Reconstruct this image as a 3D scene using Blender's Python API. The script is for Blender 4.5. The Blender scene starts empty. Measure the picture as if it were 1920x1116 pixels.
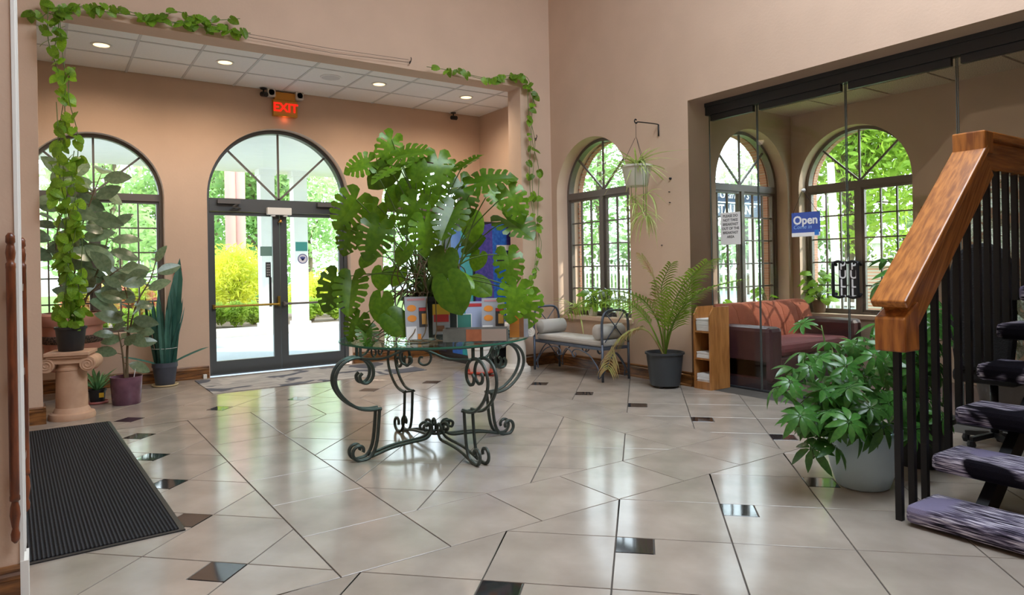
import bpy, math, random
from mathutils import Vector, Matrix, Euler
from math import sin, cos, pi, sqrt, atan2, radians
R = random.Random(7)
SC = bpy.context.scene
COL = SC.collection

# ------------------------------------------------------------------ camera
HC, FPX, CYP, ROLL, YAW = 1.25, 1280.0, 500.0, -0.018, 0.600
cam_d = bpy.data.cameras.new('camera'); cam = bpy.data.objects.new('camera', cam_d); COL.objects.link(cam)
cam_d.sensor_width = 36.0; cam_d.lens = 36.0 * FPX / 1920.0
cam_d.shift_y = -(558.0 - CYP) / 1920.0
cam_d.clip_start = 0.05; cam_d.clip_end = 300
_rt = Vector((cos(YAW), -sin(YAW), 0)); _fw = Vector((sin(YAW), cos(YAW), 0)); _up = Vector((0, 0, 1))
_r2 = _rt * cos(ROLL) + _up * sin(ROLL); _u2 = _up * cos(ROLL) - _rt * sin(ROLL)
m = Matrix(((_r2.x, _u2.x, -_fw.x, 0), (_r2.y, _u2.y, -_fw.y, 0), (_r2.z, _u2.z, -_fw.z, HC), (0, 0, 0, 1)))
cam.matrix_world = m
SC.camera = cam
# ------------------------------------------------------------------ world, sun, large lights, exposure
W = bpy.data.worlds.new('sky'); SC.world = W; W.use_nodes = True
bg = W.node_tree.nodes['Background']; bg.inputs[0].default_value = (0.80, 0.90, 1.0, 1); bg.inputs[1].default_value = 8.0
sun_d = bpy.data.lights.new('sun_offscreen', 'SUN'); sun = bpy.data.objects.new('sun_offscreen', sun_d); COL.objects.link(sun)
sun_d.energy = 6.0; sun_d.angle = 0.012; sun_d.color = (1.0, 0.93, 0.80)
SUN_TRAVEL = Vector((-0.70, 0.48, -0.53)).normalized()
sun.rotation_euler = SUN_TRAVEL.to_track_quat('-Z', 'Y').to_euler()
def area(name, loc, rot, sx, sy, power, color):
    d = bpy.data.lights.new(name, 'AREA'); d.shape = 'RECTANGLE'; d.size = sx; d.size_y = sy; d.energy = power; d.color = color
    o = bpy.data.objects.new(name, d); COL.objects.link(o); o.location = loc; o.rotation_euler = rot; return o
# daylight in the roof opening of the double-height lobby: as bright and as blue as the open sky above it
area('skylight_offscreen', (3.2, 1.0, 6.02), (0, 0, 0), 3.5, 4.1, 360, (0.80, 0.90, 1.0))
SC.view_settings.view_transform = 'Standard'; SC.view_settings.look = 'None'
SC.view_settings.exposure = -0.40; SC.view_settings.gamma = 1.0; SC.view_settings.use_curve_mapping = False
SC.cycles.use_denoising = True
SC.cycles.max_bounces = 10; SC.cycles.transparent_max_bounces = 24
SC.cycles.sample_clamp_indirect = 6.0

# ------------------------------------------------------------------ pixel helpers (frame 1920x1116)
def ray(px, py):
    x = (px - 960) / FPX; y = -(py - CYP) / FPX
    return _fw + _r2 * x + _u2 * y
CAM = Vector((0, 0, HC))
def on_z(px, py, z=0.0):
    d = ray(px, py); return CAM + d * ((z - HC) / d.z)
def on_y(px, py, Y):
    d = ray(px, py); return CAM + d * (Y / d.y)
def on_x(px, py, X):
    d = ray(px, py); return CAM + d * (X / d.x)
def at_depth(px, py, D):
    return CAM + ray(px, py) * D

# ------------------------------------------------------------------ materials
def lin(h):
    h = h.lstrip('#'); o = []
    for i in (0, 2, 4):
        v = int(h[i:i + 2], 16) / 255.0
        o.append(v / 12.92 if v <= 0.04045 else ((v + 0.055) / 1.055) ** 2.4)
    return (o[0], o[1], o[2], 1)
MATS = {}
def mat(name, hexc, rough=0.5, metal=0.0, var=0.0, scale=8.0, hex2=None, bump=0.0, bscale=60.0, rand=0.0,
        spec=0.5, stretch=None, trans=0.0, emit=None, estr=0.0, coat=0.0, sharp=None):
    """principled material; colour varies between hexc and hex2 by noise, per object by rand"""
    if name in MATS: return MATS[name]
    M = bpy.data.materials.new(name); M.use_nodes = True; nt = M.node_tree; N = nt.nodes; L = nt.links
    b = N['Principled BSDF']; b.inputs['Roughness'].default_value = rough; b.inputs['Metallic'].default_value = metal
    b.inputs['Specular IOR Level'].default_value = spec; b.inputs['Coat Weight'].default_value = coat
    col = lin(hexc); b.inputs['Base Color'].default_value = col; M.diffuse_color = col
    out = None
    tc = N.new('ShaderNodeTexCoord'); src = tc.outputs['Object']
    if stretch:
        mp = N.new('ShaderNodeMapping'); mp.inputs['Scale'].default_value = stretch; L.new(src, mp.inputs[0]); src = mp.outputs[0]
    if hex2 or var:
        nz = N.new('ShaderNodeTexNoise'); nz.inputs['Scale'].default_value = scale; nz.inputs['Detail'].default_value = 5
        L.new(src, nz.inputs['Vector'])
        rp = N.new('ShaderNodeValToRGB'); c2 = lin(hex2) if hex2 else tuple(max(0, v * (1 - var)) for v in col[:3]) + (1,)
        lo, hi = sharp if sharp else (0.3, 0.7)
        rp.color_ramp.elements[0].position = lo; rp.color_ramp.elements[1].position = hi
        rp.color_ramp.elements[0].color = c2; rp.color_ramp.elements[1].color = col
        L.new(nz.outputs['Fac'], rp.inputs[0]); out = rp.outputs[0]
    if rand:
        oi = N.new('ShaderNodeObjectInfo'); mr = N.new('ShaderNodeMapRange')
        mr.inputs['To Min'].default_value = 1 - rand; mr.inputs['To Max'].default_value = 1 + rand
        L.new(oi.outputs['Random'], mr.inputs['Value'])
        hs = N.new('ShaderNodeHueSaturation'); L.new(mr.outputs[0], hs.inputs['Value'])
        if out: L.new(out, hs.inputs['Color'])
        else: hs.inputs['Color'].default_value = col
        out = hs.outputs[0]
    if out: L.new(out, b.inputs['Base Color'])
    if bump:
        nb = N.new('ShaderNodeTexNoise'); nb.inputs['Scale'].default_value = bscale; nb.inputs['Detail'].default_value = 3
        L.new(src, nb.inputs['Vector'])
        bp = N.new('ShaderNodeBump'); bp.inputs['Strength'].default_value = bump; bp.inputs['Distance'].default_value = 0.01
        L.new(nb.outputs['Fac'], bp.inputs['Height']); L.new(bp.outputs[0], b.inputs['Normal'])
    if emit:
        b.inputs['Emission Color'].default_value = lin(emit); b.inputs['Emission Strength'].default_value = estr
    if trans:
        tr = N.new('ShaderNodeBsdfTranslucent'); mx = N.new('ShaderNodeMixShader'); mx.inputs[0].default_value = trans
        if out:
            g = N.new('ShaderNodeHueSaturation'); g.inputs['Value'].default_value = 1.5; g.inputs['Hue'].default_value = 0.485
            L.new(out, g.inputs['Color']); L.new(g.outputs[0], tr.inputs['Color'])
        else: tr.inputs['Color'].default_value = col
        L.new(b.outputs[0], mx.inputs[1]); L.new(tr.outputs[0], mx.inputs[2])
        L.new(mx.outputs[0], N['Material Output'].inputs['Surface'])
    MATS[name] = M
    return M
def glass_mat(name, tint=(0.97, 0.99, 0.98, 1), refl=1.0, rough=0.0):
    M = bpy.data.materials.new(name); M.use_nodes = True; nt = M.node_tree; N = nt.nodes; L = nt.links
    N.remove(N['Principled BSDF'])
    t = N.new('ShaderNodeBsdfTransparent'); t.inputs[0].default_value = tint
    g = N.new('ShaderNodeBsdfGlossy'); g.inputs['Roughness'].default_value = rough; g.inputs['Color'].default_value = (refl, refl, refl, 1)
    lw = N.new('ShaderNodeLayerWeight'); lw.inputs['Blend'].default_value = 0.5
    pw = N.new('ShaderNodeMath'); pw.operation = 'POWER'; pw.inputs[1].default_value = 8.0; L.new(lw.outputs['Facing'], pw.inputs[0])
    f = N.new('ShaderNodeMath'); f.operation = 'MULTIPLY_ADD'; f.inputs[1].default_value = 0.7; f.inputs[2].default_value = 0.03; L.new(pw.outputs[0], f.inputs[0])
    mx = N.new('ShaderNodeMixShader'); L.new(f.outputs[0], mx.inputs[0]); L.new(t.outputs[0], mx.inputs[1]); L.new(g.outputs[0], mx.inputs[2])
    L.new(mx.outputs[0], N['Material Output'].inputs['Surface']); MATS[name] = M; return M
def wood_mat(name, h1, h2, rough=0.35, stretch=(1, 1, 1), scale=6.0, coat=0.3, rot=0.0):
    M = bpy.data.materials.new(name); M.use_nodes = True; nt = M.node_tree; N = nt.nodes; L = nt.links
    b = N['Principled BSDF']; b.inputs['Roughness'].default_value = rough; b.inputs['Coat Weight'].default_value = coat; b.inputs['Coat Roughness'].default_value = 0.2
    tc = N.new('ShaderNodeTexCoord'); mp = N.new('ShaderNodeMapping'); mp.inputs['Scale'].default_value = stretch
    m0 = N.new('ShaderNodeMapping'); m0.inputs['Rotation'].default_value = (0, rot, 0); L.new(tc.outputs['Object'], m0.inputs[0]); L.new(m0.outputs[0], mp.inputs[0])
    nz = N.new('ShaderNodeTexNoise'); nz.inputs['Scale'].default_value = scale; nz.inputs['Detail'].default_value = 6; nz.inputs['Distortion'].default_value = 0.3
    L.new(mp.outputs[0], nz.inputs['Vector'])
    rp = N.new('ShaderNodeValToRGB'); e = rp.color_ramp.elements; e[0].position = 0.35; e[1].position = 0.62; e[0].color = lin(h2); e[1].color = lin(h1)
    L.new(nz.outputs['Fac'], rp.inputs[0]); L.new(rp.outputs[0], b.inputs['Base Color'])
    M.diffuse_color = lin(h1); MATS[name] = M; return M
def patch_mat(name, cols, stretch, scale, big, rough=0.95, bump=0.5):
    """brush-stroke carpet: streaks (fine noise, stretched) broken by large blotches"""
    M = bpy.data.materials.new(name); M.use_nodes = True; nt = M.node_tree; N = nt.nodes; L = nt.links
    b = N['Principled BSDF']; b.inputs['Roughness'].default_value = rough; b.inputs['Specular IOR Level'].default_value = 0.1
    tc = N.new('ShaderNodeTexCoord'); mp = N.new('ShaderNodeMapping'); mp.inputs['Scale'].default_value = stretch; L.new(tc.outputs['Object'], mp.inputs[0])
    n1 = N.new('ShaderNodeTexNoise'); n1.inputs['Scale'].default_value = scale; n1.inputs['Detail'].default_value = 4; L.new(mp.outputs[0], n1.inputs['Vector'])
    r1 = N.new('ShaderNodeValToRGB'); e = r1.color_ramp.elements
    e[0].position = 0.38; e[0].color = lin(cols[0]); e[1].position = 0.62; e[1].color = lin(cols[2]); k = e.new(0.5); k.color = lin(cols[1])
    L.new(n1.outputs['Fac'], r1.inputs[0])
    oi = N.new('ShaderNodeObjectInfo'); ad = N.new('ShaderNodeVectorMath'); ad.operation = 'ADD'; sc_ = N.new('ShaderNodeVectorMath'); sc_.operation = 'SCALE'; sc_.inputs[0].default_value = (7, 11, 5); L.new(oi.outputs['Random'], sc_.inputs['Scale']); L.new(tc.outputs['Object'], ad.inputs[0]); L.new(sc_.outputs[0], ad.inputs[1]); L.new(ad.outputs[0], mp.inputs[0])
    n2 = N.new('ShaderNodeTexNoise'); n2.inputs['Scale'].default_value = big; n2.inputs['Detail'].default_value = 2; n2.inputs['Distortion'].default_value = 0.6; L.new(ad.outputs[0], n2.inputs['Vector'])
    r2 = N.new('ShaderNodeValToRGB'); e = r2.color_ramp.elements; e[0].position = 0.55; e[1].position = 0.58; L.new(n2.outputs['Fac'], r2.inputs[0])
    mx = N.new('ShaderNodeMixRGB'); L.new(r2.outputs[0], mx.inputs[0]); L.new(r1.outputs[0], mx.inputs[1]); mx.inputs[2].default_value = lin(cols[3])
    r3 = N.new('ShaderNodeValToRGB'); e = r3.color_ramp.elements; e[0].position = 0.36; e[1].position = 0.40; e[0].color = (1, 1, 1, 1); e[1].color = (0, 0, 0, 1); L.new(n2.outputs['Fac'], r3.inputs[0])
    m3 = N.new('ShaderNodeMixRGB'); L.new(r3.outputs[0], m3.inputs[0]); L.new(mx.outputs[0], m3.inputs[1]); m3.inputs[2].default_value = lin(cols[4] if len(cols) > 4 else cols[2])
    L.new(m3.outputs[0], b.inputs['Base Color'])
    nb = N.new('ShaderNodeTexNoise'); nb.inputs['Scale'].default_value = 260; L.new(tc.outputs['Object'], nb.inputs['Vector'])
    bp = N.new('ShaderNodeBump'); bp.inputs['Strength'].default_value = bump; bp.inputs['Distance'].default_value = 0.006; L.new(nb.outputs['Fac'], bp.inputs['Height']); L.new(bp.outputs[0], b.inputs['Normal'])
    MATS[name] = M; return M

P_WALL = mat('wall_paint', '#cdb09a', 0.75, var=0.07, scale=3.0, bump=0.10, bscale=45)
P_LOUNGE = P_WALL
P_TILE = mat('stone_tile', '#ada398', 0.15, hex2='#8f857b', scale=3.2, rand=0.06, bump=0.03, bscale=9, spec=0.55, sharp=(0.25, 0.75))
P_GROUT = mat('grout', '#4a4540', 0.9)
P_BLACKTILE = mat('black_granite', '#2a2b2e', 0.06, var=0.5, scale=60, spec=0.7)
P_CEIL = mat('ceiling_tile', '#f3f2f0', 0.9, var=0.04, scale=40, bump=0.15, bscale=180, rand=0.015)
P_CEILGRID = mat('ceiling_grid_metal', '#cfcfce', 0.5)
P_LCEIL = mat('lounge_ceiling_tile', '#d8c6b4', 0.95, hex2='#a8927e', scale=110, rand=0.03, bump=0.4, bscale=160, sharp=(0.35, 0.55))
P_WHITE = mat('white_paint', '#e6e4df', 0.5)
P_BASE = wood_mat('baseboard_oak', '#8a5a2c', '#4d2c12', 0.4, (1.2, 1.2, 9), 5)
P_BRONZE = mat('dark_bronze_metal', '#6b645e', 0.40, 0.25)
P_ALU = mat('anodised_door_metal', '#56595b', 0.35, 0.35)
P_IRON = mat('wrought_iron', '#4b5350', 0.42, 0.55, var=0.25, scale=30)
P_BENCHIRON = mat('bench_iron', '#596170', 0.45, 0.5, var=0.2, scale=30)
P_BLACK = mat('black_plastic', '#202124', 0.45)
P_BLACKMETAL = mat('black_metal', '#17181b', 0.45, 0.3)
P_GLASS = glass_mat('window_glass')
P_OAK = wood_mat('oak', '#bd7633', '#85491b', 0.28, (7, 7, 1.0), 5)
P_OAKX = wood_mat('oak_rail', '#c27a36', '#8e5220', 0.25, (1.0, 16, 16), 3.5)
P_OAKS = wood_mat('oak_rail_sloped', '#c27a36', '#8e5220', 0.25, (1.0, 16, 16), 3.5, rot=0.88)
P_POST = wood_mat('dark_turned_oak', '#7c4020', '#4a220f', 0.35, (6, 6, 1), 6)
P_SHELFWOOD = wood_mat('shelf_wood', '#b47a42', '#96602f', 0.4, (6, 6, 1), 4)
P_SOIL = mat('soil', '#2c2119', 0.95, var=0.5, scale=60, bump=0.6, bscale=60)
P_STEM = mat('green_stem', '#5d7a35', 0.5, var=0.3, scale=30)
P_STEMB = mat('brown_stem', '#6d5a3e', 0.7, var=0.3, scale=30)
P_MONST = mat('monstera_leaf', '#628a1e', 0.30, hex2='#456f18', scale=6, rand=0.45, trans=0.34, spec=0.5)
P_POTHOS = mat('pothos_leaf', '#7ea62e', 0.4, hex2='#588622', scale=9, rand=0.35, trans=0.40)
P_RUBBER = mat('rubber_leaf', '#7a8a6c', 0.25, hex2='#5f7356', scale=8, rand=0.3, trans=0.3, spec=0.6)
P_SNAKE = mat('snake_leaf', '#4a786a', 0.4, hex2='#2f5a50', scale=4, rand=0.25, trans=0.1, stretch=(1, 1, 6))
P_SPIDER = mat('spider_leaf', '#8fb04a', 0.45, hex2='#c9d592', scale=3, rand=0.2, trans=0.35)
P_PALM = mat('palm_leaf', '#86a838', 0.42, hex2='#668a2c', scale=7, rand=0.2, trans=0.4)
P_PALMDRY = mat('palm_leaf_dry', '#93a45a', 0.5, hex2='#a8825c', scale=7, rand=0.15, trans=0.35)
P_SCHEF = mat('schefflera_leaf', '#4c8236', 0.28, hex2='#376a30', scale=7, rand=0.4, trans=0.28, spec=0.6)
P_TEAL = mat('green_schefflera_leaf', '#4c8236', 0.25, hex2='#376a30', scale=7, rand=0.35, trans=0.2)
P_ALOE = mat('aloe_leaf', '#3f7a4a', 0.4, hex2='#76a36a', scale=5, rand=0.2, trans=0.15)
P_BRIGHT = mat('bright_leaf', '#93c03a', 0.4, hex2='#6fa32c', scale=8, rand=0.2, trans=0.45)

# ------------------------------------------------------------------ mesh builder
class MB:
    def __init__(s): s.v = []; s.f = []
    def add(s, vs, fs):
        o = len(s.v); s.v += [tuple(p) for p in vs]; s.f += [tuple(i + o for i in f) for f in fs]; return s
    def box(s, x0, x1, y0, y1, z0, z1):
        return s.add([(x0, y0, z0), (x1, y0, z0), (x1, y1, z0), (x0, y1, z0), (x0, y0, z1), (x1, y0, z1), (x1, y1, z1), (x0, y1, z1)],
                     [(0, 3, 2, 1), (4, 5, 6, 7), (0, 1, 5, 4), (1, 2, 6, 5), (2, 3, 7, 6), (3, 0, 4, 7)])
    def bar(s, a, b, w, h, up=(0, 0, 1)):
        """rectangular bar from a to b, w sideways, h along up"""
        a = Vector(a); b = Vector(b); d = (b - a).normalized(); up = Vector(up)
        if abs(d.dot(up)) > 0.98: up = Vector((1, 0, 0))
        sd = d.cross(up).normalized(); u = sd.cross(d).normalized()
        vs = [p + sd * (w / 2 * i) + u * (h / 2 * j) for p in (a, b) for i, j in ((-1, -1), (1, -1), (1, 1), (-1, 1))]
        return s.add(vs, [(0, 1, 2, 3), (7, 6, 5, 4), (0, 4, 5, 1), (1, 5, 6, 2), (2, 6, 7, 3), (3, 7, 4, 0)])
    def tube(s, pts, rad, n=8, cap=True):
        pts = [Vector(p) for p in pts]
        if not isinstance(rad, (list, tuple)): rad = [rad] * len(pts)
        prev = None; rings = []
        for i, p in enumerate(pts):
            d = (pts[min(i + 1, len(pts) - 1)] - pts[max(i - 1, 0)])
            d = d.normalized() if d.length > 1e-9 else Vector((0, 0, 1))
            if prev is None:
                a = Vector((0, 0, 1)) if abs(d.z) < 0.9 else Vector((1, 0, 0)); u = d.cross(a).normalized()
            else:
                u = prev - d * prev.dot(d); u = u.normalized() if u.length > 1e-6 else d.orthogonal().normalized()
            prev = u; w = d.cross(u)
            rings.append([p + (u * cos(2 * pi * k / n) + w * sin(2 * pi * k / n)) * rad[i] for k in range(n)])
        vs = [q for r in rings for q in r]; fs = []
        for i in range(len(pts) - 1):
            for k in range(n): fs.append((i * n + k, i * n + (k + 1) % n, (i + 1) * n + (k + 1) % n, (i + 1) * n + k))
        if cap: fs.append(tuple(range(n - 1, -1, -1))); fs.append(tuple((len(pts) - 1) * n + k for k in range(n)))
        return s.add(vs, fs)
    def lathe(s, prof, n=24, c=(0, 0, 0), cap=True):
        """prof: (radius, z) bottom to top"""
        vs = []; fs = []
        for r, z in prof:
            for k in range(n): vs.append((c[0] + r * cos(2 * pi * k / n), c[1] + r * sin(2 * pi * k / n), c[2] + z))
        for i in range(len(prof) - 1):
            for k in range(n): fs.append((i * n + k, i * n + (k + 1) % n, (i + 1) * n + (k + 1) % n, (i + 1) * n + k))
        if cap: fs.append(tuple(range(n - 1, -1, -1))); fs.append(tuple((len(prof) - 1) * n + k for k in range(n)))
        return s.add(vs, fs)
    def prism(s, poly, a0, a1, ax='z'):
        """extrude a 2D polygon along an axis: z: (x,y); y: (x,z); x: (y,z)"""
        def P(p, a): return {'z': (p[0], p[1], a), 'y': (p[0], a, p[1]), 'x': (a, p[0], p[1])}[ax]
        n = len(poly); vs = [P(p, a0) for p in poly] + [P(p, a1) for p in poly]
        fs = [tuple(range(n - 1, -1, -1)), tuple(range(n, 2 * n))] + [(i, (i + 1) % n, n + (i + 1) % n, n + i) for i in range(n)]
        return s.add(vs, fs)
    def ring(s, outer, inner, a0, a1, ax='y', closed=True):
        """flat frame between two outlines of equal length, extruded"""
        def P(p, a): return {'z': (p[0], p[1], a), 'y': (p[0], a, p[1]), 'x': (a, p[0], p[1])}[ax]
        n = len(outer); vs = [P(p, a0) for p in outer] + [P(p, a0) for p in inner] + [P(p, a1) for p in outer] + [P(p, a1) for p in inner]; fs = []
        for i in range(n if closed else n - 1):
            j = (i + 1) % n
            fs += [(i, j, n + j, n + i), (2 * n + j, 2 * n + i, 3 * n + i, 3 * n + j), (j, i, 2 * n + i, 2 * n + j), (n + i, n + j, 3 * n + j, 3 * n + i)]
        if not closed: fs += [(0, n, 3 * n, 2 * n), (n - 1, 3 * n - 1, 4 * n - 1, 2 * n - 1)]
        return s.add(vs, fs)
    def mesh(s, name, m, smooth=False, bevel=0):
        me = bpy.data.meshes.new(name); me.from_pydata(s.v, [], s.f); me.validate(); me.update()
        if m: me.materials.append(m)
        if smooth: me.polygons.foreach_set('use_smooth', [True] * len(me.polygons))
        return me
    def build(s, name, m, parent=None, smooth=False, loc=None, auto=None, bevel=0.0):
        me = s.mesh(name, m, smooth); o = bpy.data.objects.new(name, me); COL.objects.link(o)
        if parent: o.parent = parent
        if loc: o.location = loc
        if smooth and auto: me.set_sharp_from_angle(angle=radians(auto))
        if bevel:
            b = o.modifiers.new('bevel', 'BEVEL'); b.width = bevel; b.segments = 2; b.limit_method = 'ANGLE'; b.angle_limit = radians(40)
        return o
def tag(o, label=None, cat=None, group=None, kind=None):
    if label: o['label'] = label
    if cat: o['category'] = cat
    if group: o['group'] = group
    if kind: o['kind'] = kind
    return o
def thing(name, label, cat, loc=(0, 0, 0), rz=0.0, group=None):
    o = bpy.data.objects.new(name, None); COL.objects.link(o); o.location = loc; o.rotation_euler = (0, 0, rz); o.empty_display_size = 0.1
    return tag(o, label, cat, group)
def struct(name, mb, m, parent=None, smooth=False, auto=None):
    o = mb.build(name, m, parent, smooth, auto=auto)
    if not parent: o['kind'] = 'structure'
    return o
def inst(name, me, parent, mtx):
    o = bpy.data.objects.new(name, me); COL.objects.link(o); o.parent = parent; o.matrix_local = mtx; return o
def fill2d(name, outline, holes, th, m, mtx):
    """plate with holes from 2D outlines; thickness along local +z"""
    cu = bpy.data.curves.new(name + '_c', 'CURVE'); cu.dimensions = '2D'; cu.fill_mode = 'BOTH'; cu.extrude = th / 2
    for pts in [outline] + holes:
        sp = cu.splines.new('POLY'); sp.points.add(len(pts) - 1); sp.use_cyclic_u = True
        for q, p in zip(sp.points, pts): q.co = (p[0], p[1], 0, 1)
    o = bpy.data.objects.new(name + '_c', cu); COL.objects.link(o)
    dg = bpy.context.evaluated_depsgraph_get(); me = bpy.data.meshes.new_from_object(o.evaluated_get(dg))
    bpy.data.objects.remove(o); me.materials.clear(); me.materials.append(m)
    me.transform(Matrix.Translation((0, 0, th / 2))); me.transform(mtx); me.name = name
    w = bpy.data.objects.new(name, me); COL.objects.link(w); return w
def text(name, body, size, m, parent, mtx, ext=0.0008, align='CENTER', bold=0.0, shear=0.0):
    cu = bpy.data.curves.new(name, 'FONT'); cu.body = body; cu.size = size; cu.align_x = align; cu.align_y = 'CENTER'; cu.extrude = ext; cu.offset = bold; cu.shear = shear; cu.resolution_u = 3
    o = bpy.data.objects.new(name + '_t', cu); COL.objects.link(o); dg = bpy.context.evaluated_depsgraph_get()
    me = bpy.data.meshes.new_from_object(o.evaluated_get(dg)); bpy.data.objects.remove(o); me.materials.clear(); me.materials.append(m); me.name = name
    t = bpy.data.objects.new(name, me); COL.objects.link(t); t.parent = parent; t.matrix_local = mtx; return t
# text planes: local x to the reader's right, local y up, z towards the reader
def face_mtx(loc, toward):
    z = Vector(toward).normalized(); x = Vector((0, 0, 1)).cross(z).normalized(); y = z.cross(x)
    M = Matrix((x, y, z)).transposed().to_4x4(); M.translation = Vector(loc); return M
def basis(loc, xdir, ndir, sc=1.0, sy=None):
    x = Vector(xdir).normalized(); n = Vector(ndir); y = n.cross(x)
    y = y.normalized() if y.length > 1e-6 else x.orthogonal().normalized(); z = x.cross(y)
    M = Matrix((x * sc, y * (sy or sc), z * sc)).transposed().to_4x4(); M.translation = Vector(loc); return M
def bez(a, b, c, d, n):
    a, b, c, d = map(Vector, (a, b, c, d)); return [a * (1 - t) ** 3 + b * 3 * t * (1 - t) ** 2 + c * 3 * t * t * (1 - t) + d * t ** 3 for t in [i / n for i in range(n + 1)]]
def smooth_path(pts, k=6):
    pts = [Vector(p) for p in pts]; out = []
    for i in range(len(pts) - 1):
        p0 = pts[max(i - 1, 0)]; p1 = pts[i]; p2 = pts[i + 1]; p3 = pts[min(i + 2, len(pts) - 1)]
        for j in range(k):
            t = j / k; out.append(0.5 * ((2 * p1) + (p2 - p0) * t + (2 * p0 - 5 * p1 + 4 * p2 - p3) * t * t + (3 * p1 - p0 - 3 * p2 + p3) * t ** 3))
    out.append(pts[-1]); return out
def leaf_mesh(name, m, ts, ss, w, c, droop=0.15, fold=0.12, gap=None, wave=0.0, edge=None, mid=None):
    mb = MB(); nt, ns = len(ts), len(ss)
    for side in (1, -1):
        vs = []; fs = []
        for t in ts:
            for q in ss:
                y = w(t) * (q * edge(t) if edge and q > 0.7 else q); x = (mid(t) if mid else t) + c(t) * q
                vs.append((x, side * y, fold * y - droop * x * abs(x) - 0.35 * y * y + wave * sin(t * 19) * q * q * 0.03))
        for i in range(nt - 1):
            for j in range(ns - 1):
                if gap and gap((ts[i] + ts[i + 1]) / 2, (ss[j] + ss[j + 1]) / 2): continue
                f = (i * ns + j, (i + 1) * ns + j, (i + 1) * ns + j + 1, i * ns + j + 1)
                fs.append(f if side < 0 else f[::-1])
        mb.add(vs, fs)
    return mb.mesh(name, m, True)
# ================================================================== FLOOR
T = 0.513; S2 = sqrt(2)
U0, V0 = 3.68, 0.13
BX0, BX1, BY0, BY1, BW = 0.975, 4.035, 2.694, 6.32, 0.510
FX0, FX1, FY0, FY1 = -1.15, 5.40, 0.25, 8.70
fl = MB(); fl.box(-3.2, 5.76, -3.2, 8.72, -0.12, -0.004)
floor = struct('floor', fl, P_GROUT)
def clip(poly, a, b, c):
    out = []; n = len(poly)
    for i in range(n):
        p, q = poly[i], poly[(i + 1) % n]; dp = a * p[0] + b * p[1] + c; dq = a * q[0] + b * q[1] + c
        if dp >= 0: out.append(p)
        if dp * dq < 0:
            t = dp / (dp - dq); out.append((p[0] + (q[0] - p[0]) * t, p[1] + (q[1] - p[1]) * t))
    return out
def area2(poly): return 0.5 * sum(poly[i][0] * poly[(i + 1) % len(poly)][1] - poly[(i + 1) % len(poly)][0] * poly[i][1] for i in range(len(poly)))
def clean(poly):
    out = []
    for p in poly:
        if not out or (abs(p[0] - out[-1][0]) + abs(p[1] - out[-1][1])) > 1e-4: out.append(p)
    if len(out) > 1 and abs(out[0][0] - out[-1][0]) + abs(out[0][1] - out[-1][1]) < 1e-4: out.pop()
    return out
def inset(poly, g):
    n = len(poly); out = []
    for i in range(n):
        p0, p1, p2 = poly[i - 1], poly[i], poly[(i + 1) % n]
        d1 = (p1[0] - p0[0], p1[1] - p0[1]); d2 = (p2[0] - p1[0], p2[1] - p1[1])
        l1 = sqrt(d1[0] ** 2 + d1[1] ** 2); l2 = sqrt(d2[0] ** 2 + d2[1] ** 2)
        n1 = (-d1[1] / l1, d1[0] / l1); n2 = (-d2[1] / l2, d2[0] / l2); k = 1 + n1[0] * n2[0] + n1[1] * n2[1]
        if k < 0.15: k = 0.15
        out.append((p1[0] + g * (n1[0] + n2[0]) / k, p1[1] + g * (n1[1] + n2[1]) / k))
    return out
def xy(u, v): return ((u - v) / S2, (u + v) / S2)
def tile(poly, m=P_TILE, name='floor_tile'):
    poly = clean(poly)
    if len(poly) < 3: return
    if area2(poly) < 0: poly = poly[::-1]
    if area2(poly) < 0.004: return
    p = inset(poly, 0.0030)
    cx = sum(q[0] for q in p) / len(p); cy = sum(q[1] for q in p) / len(p)
    n = len(p); mb = MB()
    pp = [(q[0] - cx, q[1] - cy) for q in p]; pi_ = inset(pp, 0.0015)
    vs = [(q[0], q[1], 0.0) for q in pi_] + [(q[0], q[1], -0.0015) for q in pp] + [(q[0], q[1], -0.005) for q in pp]
    fs = [tuple(range(n))] + [(n + i, n + (i + 1) % n, (i + 1) % n, i) for i in range(n)] + [(2 * n + i, 2 * n + (i + 1) % n, n + (i + 1) % n, n + i) for i in range(n)]
    mb.add(vs, fs); o = mb.build(name, m, floor, loc=(cx, cy, 0)); return o
black = {}
for a, b in [(-3, 2), (-2, 1), (-1, 0), (0, -1), (1, -2), (2, -3), (7, 2), (6, 1), (5, 0), (4, -1), (3, -2)]: black[(a - 1, b - 1)] = 'hh'
for a, b in [(-2, 3), (-1, 4), (0, 5), (1, 6), (2, 7), (3, 8), (7, 4), (6, 5), (5, 6), (4, 7), (8, 3)]: black[(a - 1, b)] = 'hl'
KB = 0.33
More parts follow.
